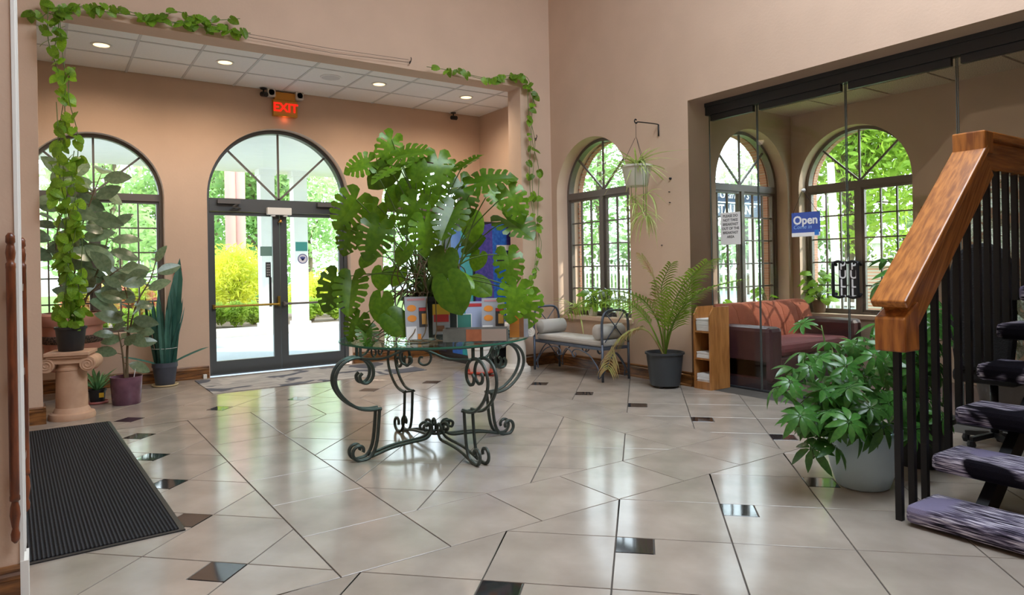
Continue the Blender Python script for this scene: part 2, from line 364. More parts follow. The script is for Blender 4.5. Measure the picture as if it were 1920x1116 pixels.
for i in range(-9, 14):
    for j in range(-9, 14):
        u0, u1 = U0 + i * T, U0 + (i + 1) * T; v0, v1 = V0 + j * T, V0 + (j + 1) * T
        cx, cy = xy((u0 + u1) / 2, (v0 + v1) / 2)
        if not (FX0 - 0.5 < cx < FX1 + 0.5 and FY0 - 0.5 < cy < FY1 + 0.5): continue
        k = black.get((i, j)); kb = KB * T; pieces = []
        if k == 'hh':
            pieces = [([xy(u0, v0), xy(u1, v0), xy(u1, v1 - kb), xy(u1 - kb, v1 - kb), xy(u1 - kb, v1), xy(u0, v1)], P_TILE), ([xy(u1 - kb, v1 - kb), xy(u1, v1 - kb), xy(u1, v1), xy(u1 - kb, v1)], P_BLACKTILE)]
        elif k == 'hl':
            pieces = [([xy(u0, v0), xy(u1 - kb, v0), xy(u1 - kb, v0 + kb), xy(u1, v0 + kb), xy(u1, v1), xy(u0, v1)], P_TILE), ([xy(u1 - kb, v0), xy(u1, v0), xy(u1, v0 + kb), xy(u1 - kb, v0 + kb)], P_BLACKTILE)]
        else: pieces = [([xy(u0, v0), xy(u1, v0), xy(u1, v1), xy(u0, v1)], P_TILE)]
        for poly, m in pieces:
            for a, b, c in ((1, 0, -FX0), (-1, 0, FX1), (0, 1, -FY0), (0, -1, FY1)): poly = clip(poly, a, b, c) if poly else poly
            if not poly: continue
            nm = 'floor_tile' if m is P_TILE else 'black_inset_tile'
            # outside the band ring
            rest = poly
            for a, b, c in ((0, -1, BY0), (0, 1, -BY1), (-1, 0, BX0), (1, 0, -BX1)):
                if not rest: break
                o = clip(rest, a, b, c); rest = clip(rest, -a, -b, -c)
                if o: tile(o, m, nm)
            for a, b, c in ((1, 0, -BX0 - BW), (-1, 0, BX1 - BW), (0, 1, -BY0 - BW), (0, -1, BY1 - BW)): rest = clip(rest, a, b, c) if rest else rest
            if rest: tile(rest, m, nm)
nx = 6; tx = (BX1 - BX0) / nx; ny = 7; ty = (BY1 - BY0) / ny
for i in range(nx):
    tile([(BX0 + i * tx, BY0), (BX0 + (i + 1) * tx, BY0), (BX0 + (i + 1) * tx, BY0 + BW), (BX0 + i * tx, BY0 + BW)])
    tile([(BX0 + i * tx, BY1 - BW), (BX0 + (i + 1) * tx, BY1 - BW), (BX0 + (i + 1) * tx, BY1), (BX0 + i * tx, BY1)])
for j in range(1, ny - 1):
    for xa, xb in ((BX0, BX0 + BW), (BX1 - BW, BX1)):
        y0 = BY0 + BW + (j - 1) * (BY1 - BY0 - 2 * BW) / (ny - 2); y1 = BY0 + BW + j * (BY1 - BY0 - 2 * BW) / (ny - 2)
        tile([(xa, y0), (xb, y0), (xb, y1), (xa, y1)])
lf = MB(); lf.box(5.75, 7.86, -0.6, 5.2, -0.12, -0.001)
struct('floor_lounge', lf, mat('lounge_carpet', '#6b5148', 0.95, var=0.3, scale=40))

# ================================================================== WALLS
YF, YH, XW, ZA, ZT = 8.70, 6.96, 5.40, 3.49, 6.0
def arch(cx, sill, spring, r, n=28, grow=0.0):
    return [(cx - r - grow, sill - grow), (cx + r + grow, sill - grow)] + [(cx + (r + grow) * cos(pi * k / n), spring + (r + grow) * sin(pi * k / n)) for k in range(n + 1)]
YMAT = lambda y: Matrix(((1, 0, 0, 0), (0, 0, -1, y), (0, 1, 0, 0), (0, 0, 0, 1)))      # (x,z) plate whose thickness runs towards -Y from y
XMAT = lambda x: Matrix(((0, 0, 1, x), (1, 0, 0, 0), (0, 1, 0, 0), (0, 0, 0, 1)))       # (y,z) plate, thickness towards +X from x
WIN = dict(w1=(0.46, 0.58, 2.12, 0.68), w2=(4.49, 0.58, 2.12, 0.68), d=(2.475, -0.12, 2.15, 0.880),
           w3=(6.20, 0.62, 2.13, 0.655), w4=(6.80, 0.62, 2.13, 0.665), w5=(4.20, 0.62, 2.13, 0.655))
dc, ds, dsp, dr = WIN['d']
oarc = [(dc + dr * cos(pi * k / 32), dsp + dr * sin(pi * k / 32)) for k in range(33)]
wf = fill2d('wall_front', [(-1.6, -0.12), (-1.6, 3.9), (5.76, 3.9), (5.76, -0.12), (dc + dr, -0.12)] + oarc + [(dc - dr, -0.12)],
            [arch(*WIN['w1']), arch(*WIN['w2'])], 0.28, P_WALL, YMAT(YF + 0.28)); tag(wf, kind='structure')
YO1, YO0, ZO = 4.69, 0.75, 2.90
wr = fill2d('wall_right', [(8.70, -0.12), (8.70, ZT), (-3.2, ZT), (-3.2, -0.12), (YO0, -0.12), (YO0, ZO), (YO1, ZO), (YO1, -0.12)],
            [arch(*WIN["w3"])], 0.35, P_WALL, XMAT(XW)); tag(wr, kind='structure')
wi = MB(); wi.box(-1.6, -0.03, YH, YH + 0.27, 0, 3.49); struct('wall_inner_left', wi, P_WALL); wi = MB(); wi.box(4.93, XW, YH, YH + 0.27, 0, 3.49); struct('wall_inner_right', wi, P_WALL); wi = MB(); wi.box(-1.6, XW, YH, YH + 0.27, 3.49, ZT); struct('wall_header', wi, P_WALL)
wl = MB(); wl.box(-1.75, -1.6, 3.0, 8.98, -0.1, ZT); struct('wall_left', wl, P_WALL)
wb = MB(); wb.box(-3.2, 5.75, -3.35, -3.2, -0.1, ZT); wb.box(-3.35, -3.2, -3.35, 3.4, -0.1, ZT); struct('wall_back', wb, P_WALL)
# near left wall end, white casing
NB = on_z(42, 1056, 0.16); NY = NB.y; NX = on_y(29, 560, NY).x
wn = MB(); wn.box(-3.2, NX, NY, NY + 0.12, 0, ZT); struct('wall_near', wn, P_WALL)
tr = MB(); tr.box(NX, NX + 0.012, NY - 0.005, NY + 0.125, 0.16, ZT)
for k in range(4): tr.box(NX + 0.012, NX + 0.019, NY + .005 + k * 0.03, NY + .022 + k * 0.03, 0.2, ZT)
tr.box(NX, NX + 0.026, NY - .01, NY + .13, 0.0, 0.17)
struct('trim_1', tr, P_WHITE)
# lounge walls
wg = fill2d('wall_lounge_far', [(5.75, -0.12), (7.55, -0.12), (7.55, 3.2), (5.75, 3.2)], [arch(*WIN['w4'])], 0.27, P_LOUNGE, YMAT(4.95 + 0.27)); tag(wg, kind='structure')
we = fill2d('wall_lounge_side', [(5.22, -0.12), (5.22, 3.2), (-0.6, 3.2), (-0.6, -0.12)], [arch(*WIN['w5'])], 0.27, P_LOUNGE, XMAT(7.55)); tag(we, kind='structure')
wk = MB(); wk.box(5.75, 7.82, -0.75, -0.6, -0.12, 3.2); struct('wall_lounge_back', wk, P_LOUNGE)
# ceilings
ce = MB(); ce.box(-1.6, 5.41, YH + 0.27, YF, 3.52, 3.60); ceil = struct('ceiling', ce, P_CEILGRID)
gx = [-1.6, -0.98, -0.39, 0.195, 0.78, 1.345, 1.915, 2.49, 3.10, 3.69, 4.30, 4.90, 5.41]; gy = [YH + 0.27, 7.47, 8.07, YF]
tm = {}
for i in range(len(gx) - 1):
    for j in range(3):
        w_, d_ = gx[i + 1] - gx[i] - 0.022, gy[j + 1] - gy[j] - 0.022
        mb = MB(); mb.box(-w_ / 2, w_ / 2, -d_ / 2, d_ / 2, 0, 0.02)
        mb.build('ceiling_tile', P_CEIL, ceil, loc=((gx[i] + gx[i + 1]) / 2, (gy[j] + gy[j + 1]) / 2, 3.502))
tee = MB()
for x in gx[1:-1]: tee.box(x - 0.012, x + 0.012, YH + 0.27, YF, 3.496, 3.503)
for y in gy[1:-1]: tee.box(-1.6, 5.41, y - 0.012, y + 0.012, 3.496, 3.503)
tee.build('ceiling_grid', P_CEILGRID, ceil)
cl = MB(); cl.box(5.75, 7.56, -0.6, 4.96, 3.04, 3.2); clg = struct('ceiling_lounge', cl, mat('lounge_ceiling_grid', '#8f8378', .8))
lx = [5.75, 6.35, 6.95, 7.56]; ly = [-0.6 + 0.6178 * k for k in range(10)]
for i in range(3):
    for j in range(9):
        mb = MB(); w_ = lx[i + 1] - lx[i] - 0.026; d_ = 0.6178 - 0.026; mb.box(-w_ / 2, w_ / 2, -d_ / 2, d_ / 2, 0, 0.02)
        mb.build('ceiling_tile', P_LCEIL, clg, loc=((lx[i] + lx[i + 1]) / 2, ly[j] + 0.309, 3.022))
# lobby roof with a skylight opening
rf = fill2d('ceiling_lobby', [(-3.3, -3.3), (5.75, -3.3), (5.75, 7.2), (-3.3, 7.2)], [[(1.4, -1.1), (5.0, -1.1), (5.0, 3.1), (1.4, 3.1)]], 0.2, P_WHITE, Matrix.Translation((0, 0, ZT))); tag(rf, kind='structure')
# unseen slab added to shade the stairs, then the lounge roof
uf = MB(); uf.box(3.15, 5.40, -3.2, 1.25, 2.95, 3.2); struct('stair_shade_slab', uf, P_WALL)
rs = MB(); rs.box(5.75, 8.0, -0.9, 5.32, 3.2, 5.8); struct('roof_sun_block', rs, P_WHITE)  # lounge roof built up out of view to block sun at the bench window

# baseboards: moulded oak
def baseboard(name, a, b, nrm, h=0.145):
    a = Vector((a[0], a[1], 0)); b = Vector((b[0], b[1], 0)); n = Vector((nrm[0], nrm[1], 0)); mb = MB()
    prof = [(0, 0), (0.022, 0), (0.022, 0.018), (0.016, 0.022), (0.016, h * 0.66), (0.021, h * 0.70), (0.021, h * 0.78), (0.012, h * 0.84), (0.015, h * 0.92), (0.008, h), (0, h)]
    vs = [p + n * q[0] + Vector((0, 0, q[1])) for p in (a, b) for q in prof]; k = len(prof)
    mb.add(vs, [tuple(range(k)), tuple(range(2 * k - 1, k - 1, -1))] + [(i, (i + 1) % k, k + (i + 1) % k, k + i) for i in range(k)])
    return struct(name, mb, P_BASE)
baseboard('baseboard_front', (-1.58, YF), (dc - dr - 0.01, YF), (0, -1)); baseboard('baseboard_front_far', (dc + dr + 0.01, YF), (5.34, YF), (0, -1))
baseboard('baseboard_inner', (-1.58, YH), (-0.03 + 0.02, YH), (0, -1)); baseboard('baseboard_inner_end', (-0.03, YH - 0.02), (-0.03, YH + 0.27), (1, 0))
baseboard('baseboard_pier', (4.91, YH), (XW - 0.01, YH), (0, -1)); baseboard('baseboard_pier_end', (4.93, YH - 0.02), (4.93, YH + 0.27), (-1, 0))
baseboard('baseboard_right', (XW, YH - 0.02), (XW, YO1), (-1, 0)); baseboard('baseboard_right_end', (XW, YO1), (5.74, YO1), (0, -1))
baseboard('baseboard_near', (-3.1, NY), (NX, NY), (0, -1), 0.16)
baseboard('baseboard_alcove', (XW, YH + 0.3), (XW, YF - 0.02), (-1, 0))

# ================================================================== WINDOWS
def rect(x0, x1, z0, z1): return [(x0, z0), (x1, z0), (x1, z1), (x0, z1)]
def window(name, loc, rz, r, hs, cols=3, rows=5, m=P_BRONZE, sill=True, sill_d=(0.2, 0.0)):
    root = bpy.data.objects.new(name, None); COL.objects.link(root); root.location = loc; root.rotation_euler = (0, 0, rz); root['kind'] = 'structure'
    n = 32; fw = 0.038
    def outl(g): return [(-(r - g), g), (r - g, g)] + [((r - g) * cos(pi * k / n), hs + (r - g) * sin(pi * k / n)) for k in range(n + 1)]
    fr = MB(); fr.ring(outl(0.0), outl(fw), -0.04, 0.04); fr.build('window_frame', m, root)
    br = MB(); br.box(-r + fw, r - fw, -0.045, 0.04, hs - 0.045, hs + 0.035); br.build('transom_bar', m, root)
    ml = MB(); ml.box(-0.028, 0.028, -0.045, 0.04, fw, hs - 0.045); ml.build('mullion', m, root)
    # fan light: centre and two diagonals
    ri = r - fw; b0 = hs + 0.035
    angs = [0, radians(45), radians(90), radians(135), pi]
    for a in angs[1:4]:
        mt = MB(); mt.bar((0, 0, b0), (ri * cos(a), 0, hs + ri * sin(a)), 0.022, 0.018, (0, 1, 0)); mt.build('muntin', m, root)
    for q in range(4):
        a0, a1 = angs[q], angs[q + 1]; K = 8
        poly = [(0.012 * cos((a0 + a1) / 2), b0 + 0.006)] + [(ri * cos(a0 + (a1 - a0) * k / K), max(b0, hs + ri * sin(a0 + (a1 - a0) * k / K))) for k in range(K + 1)]
        mb = MB(); mb.prism(poly, -0.002, 0.002, 'y'); mb.build('pane', P_GLASS, root)
    # two sashes with small panes
    pm = {}
    for sd in (-1, 1):
        x0, x1 = (0.028, r - fw) if sd > 0 else (-(r - fw), -0.028); z0, z1 = fw, hs - 0.045; e = 0.028
        sh = MB(); sh.ring(rect(x0, x1, z0, z1), rect(x0 + e, x1 - e, z0 + e, z1 - e), -0.022 if sd > 0 else -0.03, 0.022); sh.build('sash_frame', m, root)
        X0, X1, Z0, Z1 = x0 + e, x1 - e, z0 + e, z1 - e; cw = (X1 - X0) / cols; ch = (Z1 - Z0) / rows
        for c in range(1, cols):
            mb = MB(); mb.box(X0 + c * cw - 0.008, X0 + c * cw + 0.008, -0.012, 0.012, Z0, Z1); mb.build('muntin', m, root)
        for k in range(1, rows):
            mb = MB(); mb.box(X0, X1, -0.011, 0.011, Z0 + k * ch - 0.008, Z0 + k * ch + 0.008); mb.build('muntin', m, root)
        key = 'p'
        if key not in pm:
            mb = MB(); mb.box(-cw / 2 + 0.004, cw / 2 - 0.004, -0.002, 0.002, -ch / 2 + 0.004, ch / 2 - 0.004); pm[key] = mb.mesh('pane', P_GLASS)
        for c in range(cols):
            for k in range(rows): inst('pane', pm[key], root, Matrix.Translation((X0 + (c + 0.5) * cw, 0, Z0 + (k + 0.5) * ch)))
    if sill:
        s = MB(); s.box(-r, r, -sill_d[0], -0.04, -0.006, 0.012); s.box(-r - 0.03, r + 0.03, -sill_d[0] - 0.03, -sill_d[0] + 0.001, -0.03, 0.012); s.build('window_sill', P_WALL, root)
    return root
P_BRICK = None
def brick_mat():
    M = bpy.data.materials.new('red_brick'); M.use_nodes = True; N = M.node_tree.nodes; L = M.node_tree.links
    b = N['Principled BSDF']; b.inputs['Roughness'].default_value = 0.9
    t = N.new('ShaderNodeTexBrick'); t.inputs['Color1'].default_value = lin('#c08a74'); t.inputs['Color2'].default_value = lin('#ab735f'); t.inputs['Mortar'].default_value = lin('#b7aaa0')
    t.inputs['Scale'].default_value = 8; tc = N.new('ShaderNodeTexCoord'); mp = N.new('ShaderNodeMapping'); mp.inputs['Rotation'].default_value = (pi / 2, 0, 0)
    L.new(tc.outputs['Object'], mp.inputs[0]); L.new(mp.outputs[0], t.inputs['Vector']); L.new(t.outputs[0], b.inputs['Base Color']); MATS['brick'] = M; return M
P_BRICK = brick_mat()
def brick_skin(name, key, ax, a0, a1):
    cx, s, sp, r = WIN[key]; mb = MB()
    o = arch(cx, s, sp, r, 28, 0.24); i = arch(cx, s, sp, r - 0.02, 28, 0.0); mb.ring(o, i, a0, a1, ax); return struct(name, mb, P_BRICK)
window('window_1', (0.46, YF + 0.16, 0.58), 0, 0.68, 2.12 - 0.58, sill_d=(0.16, 0))
window('window_2', (4.49, YF + 0.16, 0.58), 0, 0.68, 2.12 - 0.58, sill_d=(0.16, 0))
window('window_3', (XW + 0.21, 6.20, 0.62), -pi / 2, 0.655, 2.13 - 0.62, sill_d=(0.21, 0))
window('window_4', (6.80, 4.95 + 0.19, 0.62), 0, 0.665, 2.13 - 0.62, sill_d=(0.19, 0))
window('window_5', (7.55 + 0.18, 4.20, 0.62), -pi / 2, 0.655, 2.13 - 0.62, sill_d=(0.18, 0))
brick_skin('trim_3', 'w3', 'x', 5.75, 5.82); brick_skin('trim_4', 'w5', 'x', 7.82, 7.90); brick_skin('trim_5', 'w4', 'y', 5.22, 5.32)

# ================================================================== ENTRANCE DOORS
door = bpy.data.objects.new('door_1', None); COL.objects.link(door); door.location = (dc, YF + 0.17, 0); door['kind'] = 'structure'
n = 36; fw = 0.045
def dout(g): return [(-(dr - g), 0.0), ] + [(-(dr - g) * cos(pi * k / n), dsp + (dr - g) * sin(pi * k / n)) for k in range(n + 1)] + [((dr - g), 0.0)]
f = MB(); f.ring(dout(0), dout(fw), -0.05, 0.05, 'y', closed=False); f.build('door_frame', P_ALU, door)
HB0, HB1 = 1.985, 2.145
f = MB(); f.box(-dr + fw, dr - fw, -0.055, 0.05, HB0, HB1); f.build('header_bar', P_ALU, door)
ri = dr - fw; angs = [0, radians(44), radians(90), radians(136), pi]
for a in angs[1:4]:
    mt = MB(); mt.bar((0, 0, HB1), (ri * cos(a), 0, dsp + ri * sin(a)), 0.024, 0.02, (0, 1, 0)); mt.build('muntin', P_BRONZE, door)
for q in range(4):
    K = 9; a0, a1 = angs[q], angs[q + 1]
    poly = [(0.012 * cos((a0 + a1) / 2), HB1 + 0.004)] + [(ri * cos(a0 + (a1 - a0) * k / K), max(HB1, dsp + ri * sin(a0 + (a1 - a0) * k / K))) for k in range(K + 1)]
    mb = MB(); mb.prism(poly, -0.002, 0.002, 'y'); mb.build('pane', P_GLASS, door)
P_BRASS = mat('worn_brass', '#9a7b33', 0.35, 0.8)
P_STICK1 = mat('teal_sticker', '#4aa9a6', 0.5); P_STICK2 = mat('grey_green_sticker', '#6f938a', 0.5); P_STICKW = mat('white_sticker', '#e8e8f0', 0.5); P_STICKB = mat('blue_print', '#4a58a8', 0.5)
for sd in (-1, 1):
    x0, x1 = (0.004, dr - fw - 0.004) if sd > 0 else (-(dr - fw - 0.004), -0.004)
    lf = MB(); lf.ring(rect(x0, x1, 0.012, HB0 - 0.004), rect(x0 + (0.085 if sd > 0 else 0.055), x1 - (0.055 if sd > 0 else 0.085), 0.165, HB0 - 0.045), -0.025, 0.025)
    leaf = lf.build('door_leaf', P_ALU, door)
    gx0, gx1 = x0 + (0.085 if sd > 0 else 0.055), x1 - (0.055 if sd > 0 else 0.085)
    g = MB(); g.box(gx0, gx1, -0.003, 0.003, 0.165, HB0 - 0.045); g.build('pane', P_GLASS, leaf)
    pb = MB(); zb = 0.83
    pb.tube([(x0 + 0.03, -0.075, zb), (x1 - 0.03, -0.075, zb)], 0.014, 10)
    for xx in (x0 + 0.03, x1 - 0.03): pb.bar((xx, -0.078, zb), (xx, -0.02, zb), 0.03, 0.05)
    if sd < 0: pb.bar((x1 - 0.03, -0.06, zb - 0.02), (x1 - 0.03, -0.06, zb + 0.10), 0.025, 0.03)
    pb.build('push_bar', P_BRASS if sd < 0 else P_BRONZE, leaf, True, auto=40)
    if sd < 0:
        k = MB(); k.box(x1 - 0.175, x1 - 0.115, -0.028, -0.003, 1.17, 1.36); kp = k.build('keypad', P_BLACK, leaf)
        k = MB()
        for a in range(2):
            for b in range(5): k.box(x1 - 0.165 + a * 0.022, x1 - 0.150 + a * 0.022, -0.031, -0.028, 1.19 + b * 0.032, 1.21 + b * 0.032)
        k.build('key', mat('keypad_keys', '#9c9c9c', 0.4), leaf)
        k = MB(); k.box(x1 - 0.135, x1 - 0.105, -0.022, -0.003, 0.80, 1.17); k.build('cable_cover', P_BLACK, leaf)
        k = MB(); k.box(x1 - 0.235, x1 - 0.09, -0.005, -0.0035, 1.44, 1.56); k.build('sticker', P_STICK2, leaf)
    else:
        k = MB(); k.box(x0 + 0.20, x0 + 0.355, -0.005, -0.0035, 1.50, 1.62); k.build('sticker', P_STICK1, leaf)
        k = MB(); k.lathe([(0.068, 0), (0.068, 0.0015)], 24); o = k.build('round_sticker', P_STICKW, leaf); o.rotation_euler = (pi / 2, 0, 0); o.location = (x0 + 0.29, -0.0035, 1.40)
        k = MB(); k.ring([(0.062 * cos(2 * pi * q / 24), 0.062 * sin(2 * pi * q / 24)) for q in range(24)], [(0.054 * cos(2 * pi * q / 24), 0.054 * sin(2 * pi * q / 24)) for q in range(24)], -0.0065, -0.0052)
        for q in range(5):
            a = radians(90 + (q - 2) * 34); k.bar((0, -0.006, -0.022), (0.034 * cos(a), -0.006, 0.012 + 0.022 * sin(a)), 0.012, 0.001, (0, 1, 0))
        k.build('printed_emblem', P_STICKB, leaf, loc=(x0 + 0.29, 0, 1.40))
cb = MB(); cb.box(-0.17, 0.13, -0.12, -0.056, 1.955, 2.045); cb.box(-0.12, -0.07, -0.11, -0.06, 1.935, 1.956); cb.box(0.03, 0.08, -0.11, -0.06, 1.935, 1.956); cb.build('closer_box', P_WHITE, door, bevel=0.006)
for xx in (-0.62, 0.60):
    c = MB(); c.box(xx - 0.13, xx + 0.13, -0.115, -0.056, 2.075, 2.125); c.bar((xx + 0.10, -0.10, 2.075), (xx + 0.03, -0.17, 2.035), 0.02, 0.012); c.bar((xx + 0.03, -0.17, 2.035), (xx + 0.14, -0.07, 2.025), 0.02, 0.012)
    c.build('door_closer', mat('closer_metal', '#6a6866', 0.35, 0.6), door)
bl = MB(); bl.lathe([(0.004, 0.05), (0.012, 0.045), (0.018, 0.02), (0.028, 0.0)], 14); bl.build('bell', mat('bell_brass', '#b98b4a', 0.3, 0.9), door, True, loc=(0.0, -0.06, 1.86))
bs = MB(); bs.tube([(0, -0.06, 1.905), (0, -0.06, 1.975)], 0.002, 5); bs.build('bell_cord', P_BLACK, door)
th = MB(); th.box(-dr, dr, -0.06, 0.1, 0.0, 0.012); th.build('threshold', P_ALU, door)
# ================================================================== OUTSIDE
P_ASPH = mat('pale_asphalt', '#bcc8d6', 0.6, var=0.12, scale=14, bump=0.15, bscale=120)
P_CONC = mat('concrete_curb', '#cfcac4', 0.8, var=0.1, scale=10)
P_GRASS = mat('lawn_grass', '#6f8c40', 0.95, hex2='#587534', scale=6, bump=0.5, bscale=80)
P_MULCH = mat('mulch', '#7d6c60', 0.95, hex2='#5d4e45', scale=30, bump=0.6, bscale=60)
P_STUCCO = mat('white_stucco', '#eeece8', 0.8, var=0.04, scale=6)
P_ROAD = mat('street_asphalt', '#85898c', 0.85, var=0.1, scale=10)
g = MB(); g.box(-45, 60, 8.98, 70, -0.30, -0.06); g.box(5.76, 60, 5.2, 8.98, -0.30, -0.06); g.box(7.83, 60, -30, 5.2, -0.30, -0.06); struct('lawn', g, P_GRASS)
d = MB(); d.box(-30, 6.6, 8.98, 13.8, -0.2, -0.005); struct('driveway', d, P_ASPH)
c = MB(); c.box(-30, 6.9, 13.8, 14.45, -0.2, 0.12); struct('curb', c, P_CONC)
mu = MB(); mu.box(-30, 6.9, 14.45, 18.5, -0.2, 0.10); struct('planting_bed', mu, P_MULCH)
rd = MB(); rd.box(17.5, 26, -30, 70, -0.2, -0.04); struct('street', rd, P_ROAD)
# drive-through canopy
cp = MB(); cp.box(-9, 6.8, 8.98, 14.75, 3.30, 3.75); canopy = struct('entrance_canopy', cp, P_STUCCO)
for xx, yy in ((2.2, 11.2), (0.2, 11.2), (4.4, 11.2)):
    l = MB(); l.box(xx - 0.3, xx + 0.3, yy - 0.12, yy + 0.12, 3.27, 3.30); l.build('soffit_vent', P_CEILGRID, canopy)
for X_ in (3.72, 4.38, -2.6, -3.3):
    o = MB(); o.box(X_ - 0.14, X_ + 0.14, 14.10, 14.38, 0.12, 3.30); o.box(X_ - 0.17, X_ + 0.17, 14.07, 14.41, 0.12, 0.20); o.box(X_ - 0.17, X_ + 0.17, 14.07, 14.41, 3.18, 3.30); struct('canopy_column', o, P_STUCCO)
P_ROSE = mat('rosy_brown_paint', '#b99087', 0.7)
for px in (436, 453):
    b = on_z(px, 585, 0.0); D = 18.8 / ray(px, 585).y; X_ = CAM.x + ray(px, 585).x * D
    o = MB(); o.lathe([(0.20, 0), (0.20, 0.15), (0.14, 0.18), (0.14, 4.3), (0.19, 4.35), (0.19, 4.5)], 20)
    q = o.build('round_column', P_ROSE, None, True, loc=(X_, 18.8, -0.06), auto=40); tag(q, 'rosy brown round column standing beyond the planting bed' if px > 440 else 'second rosy brown column beside the pale building', 'column')
nb = thing('pale_building', 'pale low building with dark lettering left of the brown columns', 'building', (-2.0, 50, -0.06))
w_ = MB(); w_.box(-14, 16, 0, 8, 0, 9.5); w_.build('wall', mat('pale_siding', '#dfe6ea', 0.8), nb)
for k in range(6):
    b_ = MB(); b_.box(-13.9, 15.9, -0.06, 0, 5.0 + k * 0.6, 5.05 + k * 0.6); b_.build('siding_board', MATS['pale_siding'], nb)
for k in range(5):
    wv = MB(); wv.box(-10 + k * 4.4, -8.4 + k * 4.4, -0.06, 0, 1.6, 3.8); wv.build('window', mat('far_window', '#5b6a72', 0.2), nb)
# foliage
def rnd_dir(rr):
    while True:
        v = Vector((rr.uniform(-1, 1), rr.uniform(-1, 1), rr.uniform(-1, 1)))
        if 0.05 < v.length < 1: return v.normalized()
def blob_leaves(mb, c, rad, n, size, rr, fill=0.55, el=2.0):
    for _ in range(n):
        d = rnd_dir(rr); q = fill + (1 - fill) * rr.random() ** 0.5; p = Vector(c) + Vector((d.x * rad[0], d.y * rad[1], d.z * rad[2])) * q
        a = rnd_dir(rr); b = a.orthogonal().normalized(); s = size * rr.uniform(0.6, 1.3)
        mb.add([p - a * s, p + b * s / el, p + a * s, p - b * s / el], [(0, 1, 2, 3)])
def lm(name, h1, h2): return mat(name, h1, 0.6, hex2=h2, scale=1.7, trans=0.5, sharp=(0.35, 0.65))
P_TREE = lm('spring_tree_leaf', '#a3bd4e', '#7fa33c'); P_TREE2 = lm('green_tree_leaf', '#86a860', '#618a4a'); P_TREE3 = lm('pale_tree_leaf', '#aec790', '#86a86c'); P_GOLD = lm('golden_shrub_leaf', '#d9d94e', '#a9b83a'); P_AZAL = lm('pink_blossom', '#e04f8a', '#b8cf56')
P_LOW = lm('low_shrub_leaf', '#b2c94e', '#7f9f3a'); P_BARK = mat('bark', '#7a6a5a', 0.9, var=0.4, scale=12, bump=0.6, bscale=20)
def tree(name, label, loc, h, blobs, n, size, m, seed, trunk=0.18, group=None):
    rr = random.Random(seed); t = thing(name, label, 'tree', loc, 0, group)
    tb = MB(); top = Vector((0, 0, h)); tb.tube(smooth_path([(0, 0, 0), (0.08, 0.05, h * 0.3), (-0.05, 0.1, h * 0.6), top], 4), [trunk * (1 - 0.7 * i / 12) for i in range(13)], 10)
    for c, rad in blobs:
        s = Vector((0, 0, h * rr.uniform(0.35, 0.6))); tb.tube(smooth_path([s, (s + Vector(c)) / 2 + Vector((0, 0, 0.2)), Vector(c)], 3), [trunk * 0.4, trunk * 0.35, trunk * 0.3, trunk * 0.25, trunk * 0.2, trunk * 0.12, trunk * 0.08], 6)
    tb.build('trunk', P_BARK, t, True)
    fb = MB()
    for c, rad in blobs: blob_leaves(fb, c, rad, n // len(blobs), size, rr)
    o = fb.build('foliage', m, t); o['kind'] = 'stuff'; return t
def shrub(name, label, loc, rad, n, size, m, seed, cat='shrub', group=None, lumps=5, el=2.2):
    rr = random.Random(seed); t = thing(name, label, cat, loc, 0, group); fb = MB(); sb = MB()
    for k in range(lumps):
        a = rr.uniform(0, 6.28); q = rr.uniform(0.1, 0.55); c = (cos(a) * rad[0] * q, sin(a) * rad[1] * q, rad[2] * rr.uniform(0.75, 1.25))
        blob_leaves(fb, c, (rad[0] * 0.62, rad[1] * 0.62, rad[2] * 0.72), n // lumps, size, rr, 0.4, el)
        sb.tube([(0, 0, 0), (c[0] * 0.4, c[1] * 0.4, c[2] * 0.5), c], [0.03, 0.02, 0.01], 5)
    sb.build('stem', P_BARK, t); o = fb.build('foliage', m, t); o['kind'] = 'stuff'; return t
def gpos(px, Y, z=0.1):
    d = ray(px, 520); k = Y / d.y; return (d.x * k, Y, z)
shrub('golden_shrub', 'large rounded golden shrub facing the left door leaf', gpos(438, 16.5), (0.95, 0.9, 0.95), 5200, 0.07, P_GOLD, 3, lumps=9, el=4)
shrub('golden_shrub', 'smaller golden shrub behind the right door leaf', gpos(600, 16.8), (1.1, 0.8, 0.62), 3600, 0.07, P_GOLD, 4, lumps=7, el=4)
for i, (px, Y) in enumerate(((398, 15.2), (440, 14.95), (476, 15.3), (585, 15.2), (628, 15.3))):
    shrub('low_shrub', 'low yellow green shrub in the bed behind the curb', gpos(px, Y), (0.29, 0.29, 0.28), 1500, 0.05, P_LOW, 20 + i, group='low shrubs in the planting bed')
for i, (px, Y) in enumerate(((165, 15.7), (212, 16.9), (258, 15.7), (300, 16.9))):
    shrub('azalea', 'pink flowering azalea in the bed facing the arched window', gpos(px, Y), (0.46, 0.46, 0.60), 1900, 0.055, P_AZAL, 40 + i, group='pink azaleas in the planting bed')
for i, (px, Y) in enumerate(((180, 14.95), (238, 14.9), (292, 14.95))):
    shrub('low_shrub', 'low green shrub in front of the pink azaleas', gpos(px, Y), (0.30, 0.30, 0.26), 1200, 0.05, P_LOW, 60 + i, group='low shrubs before the azaleas')
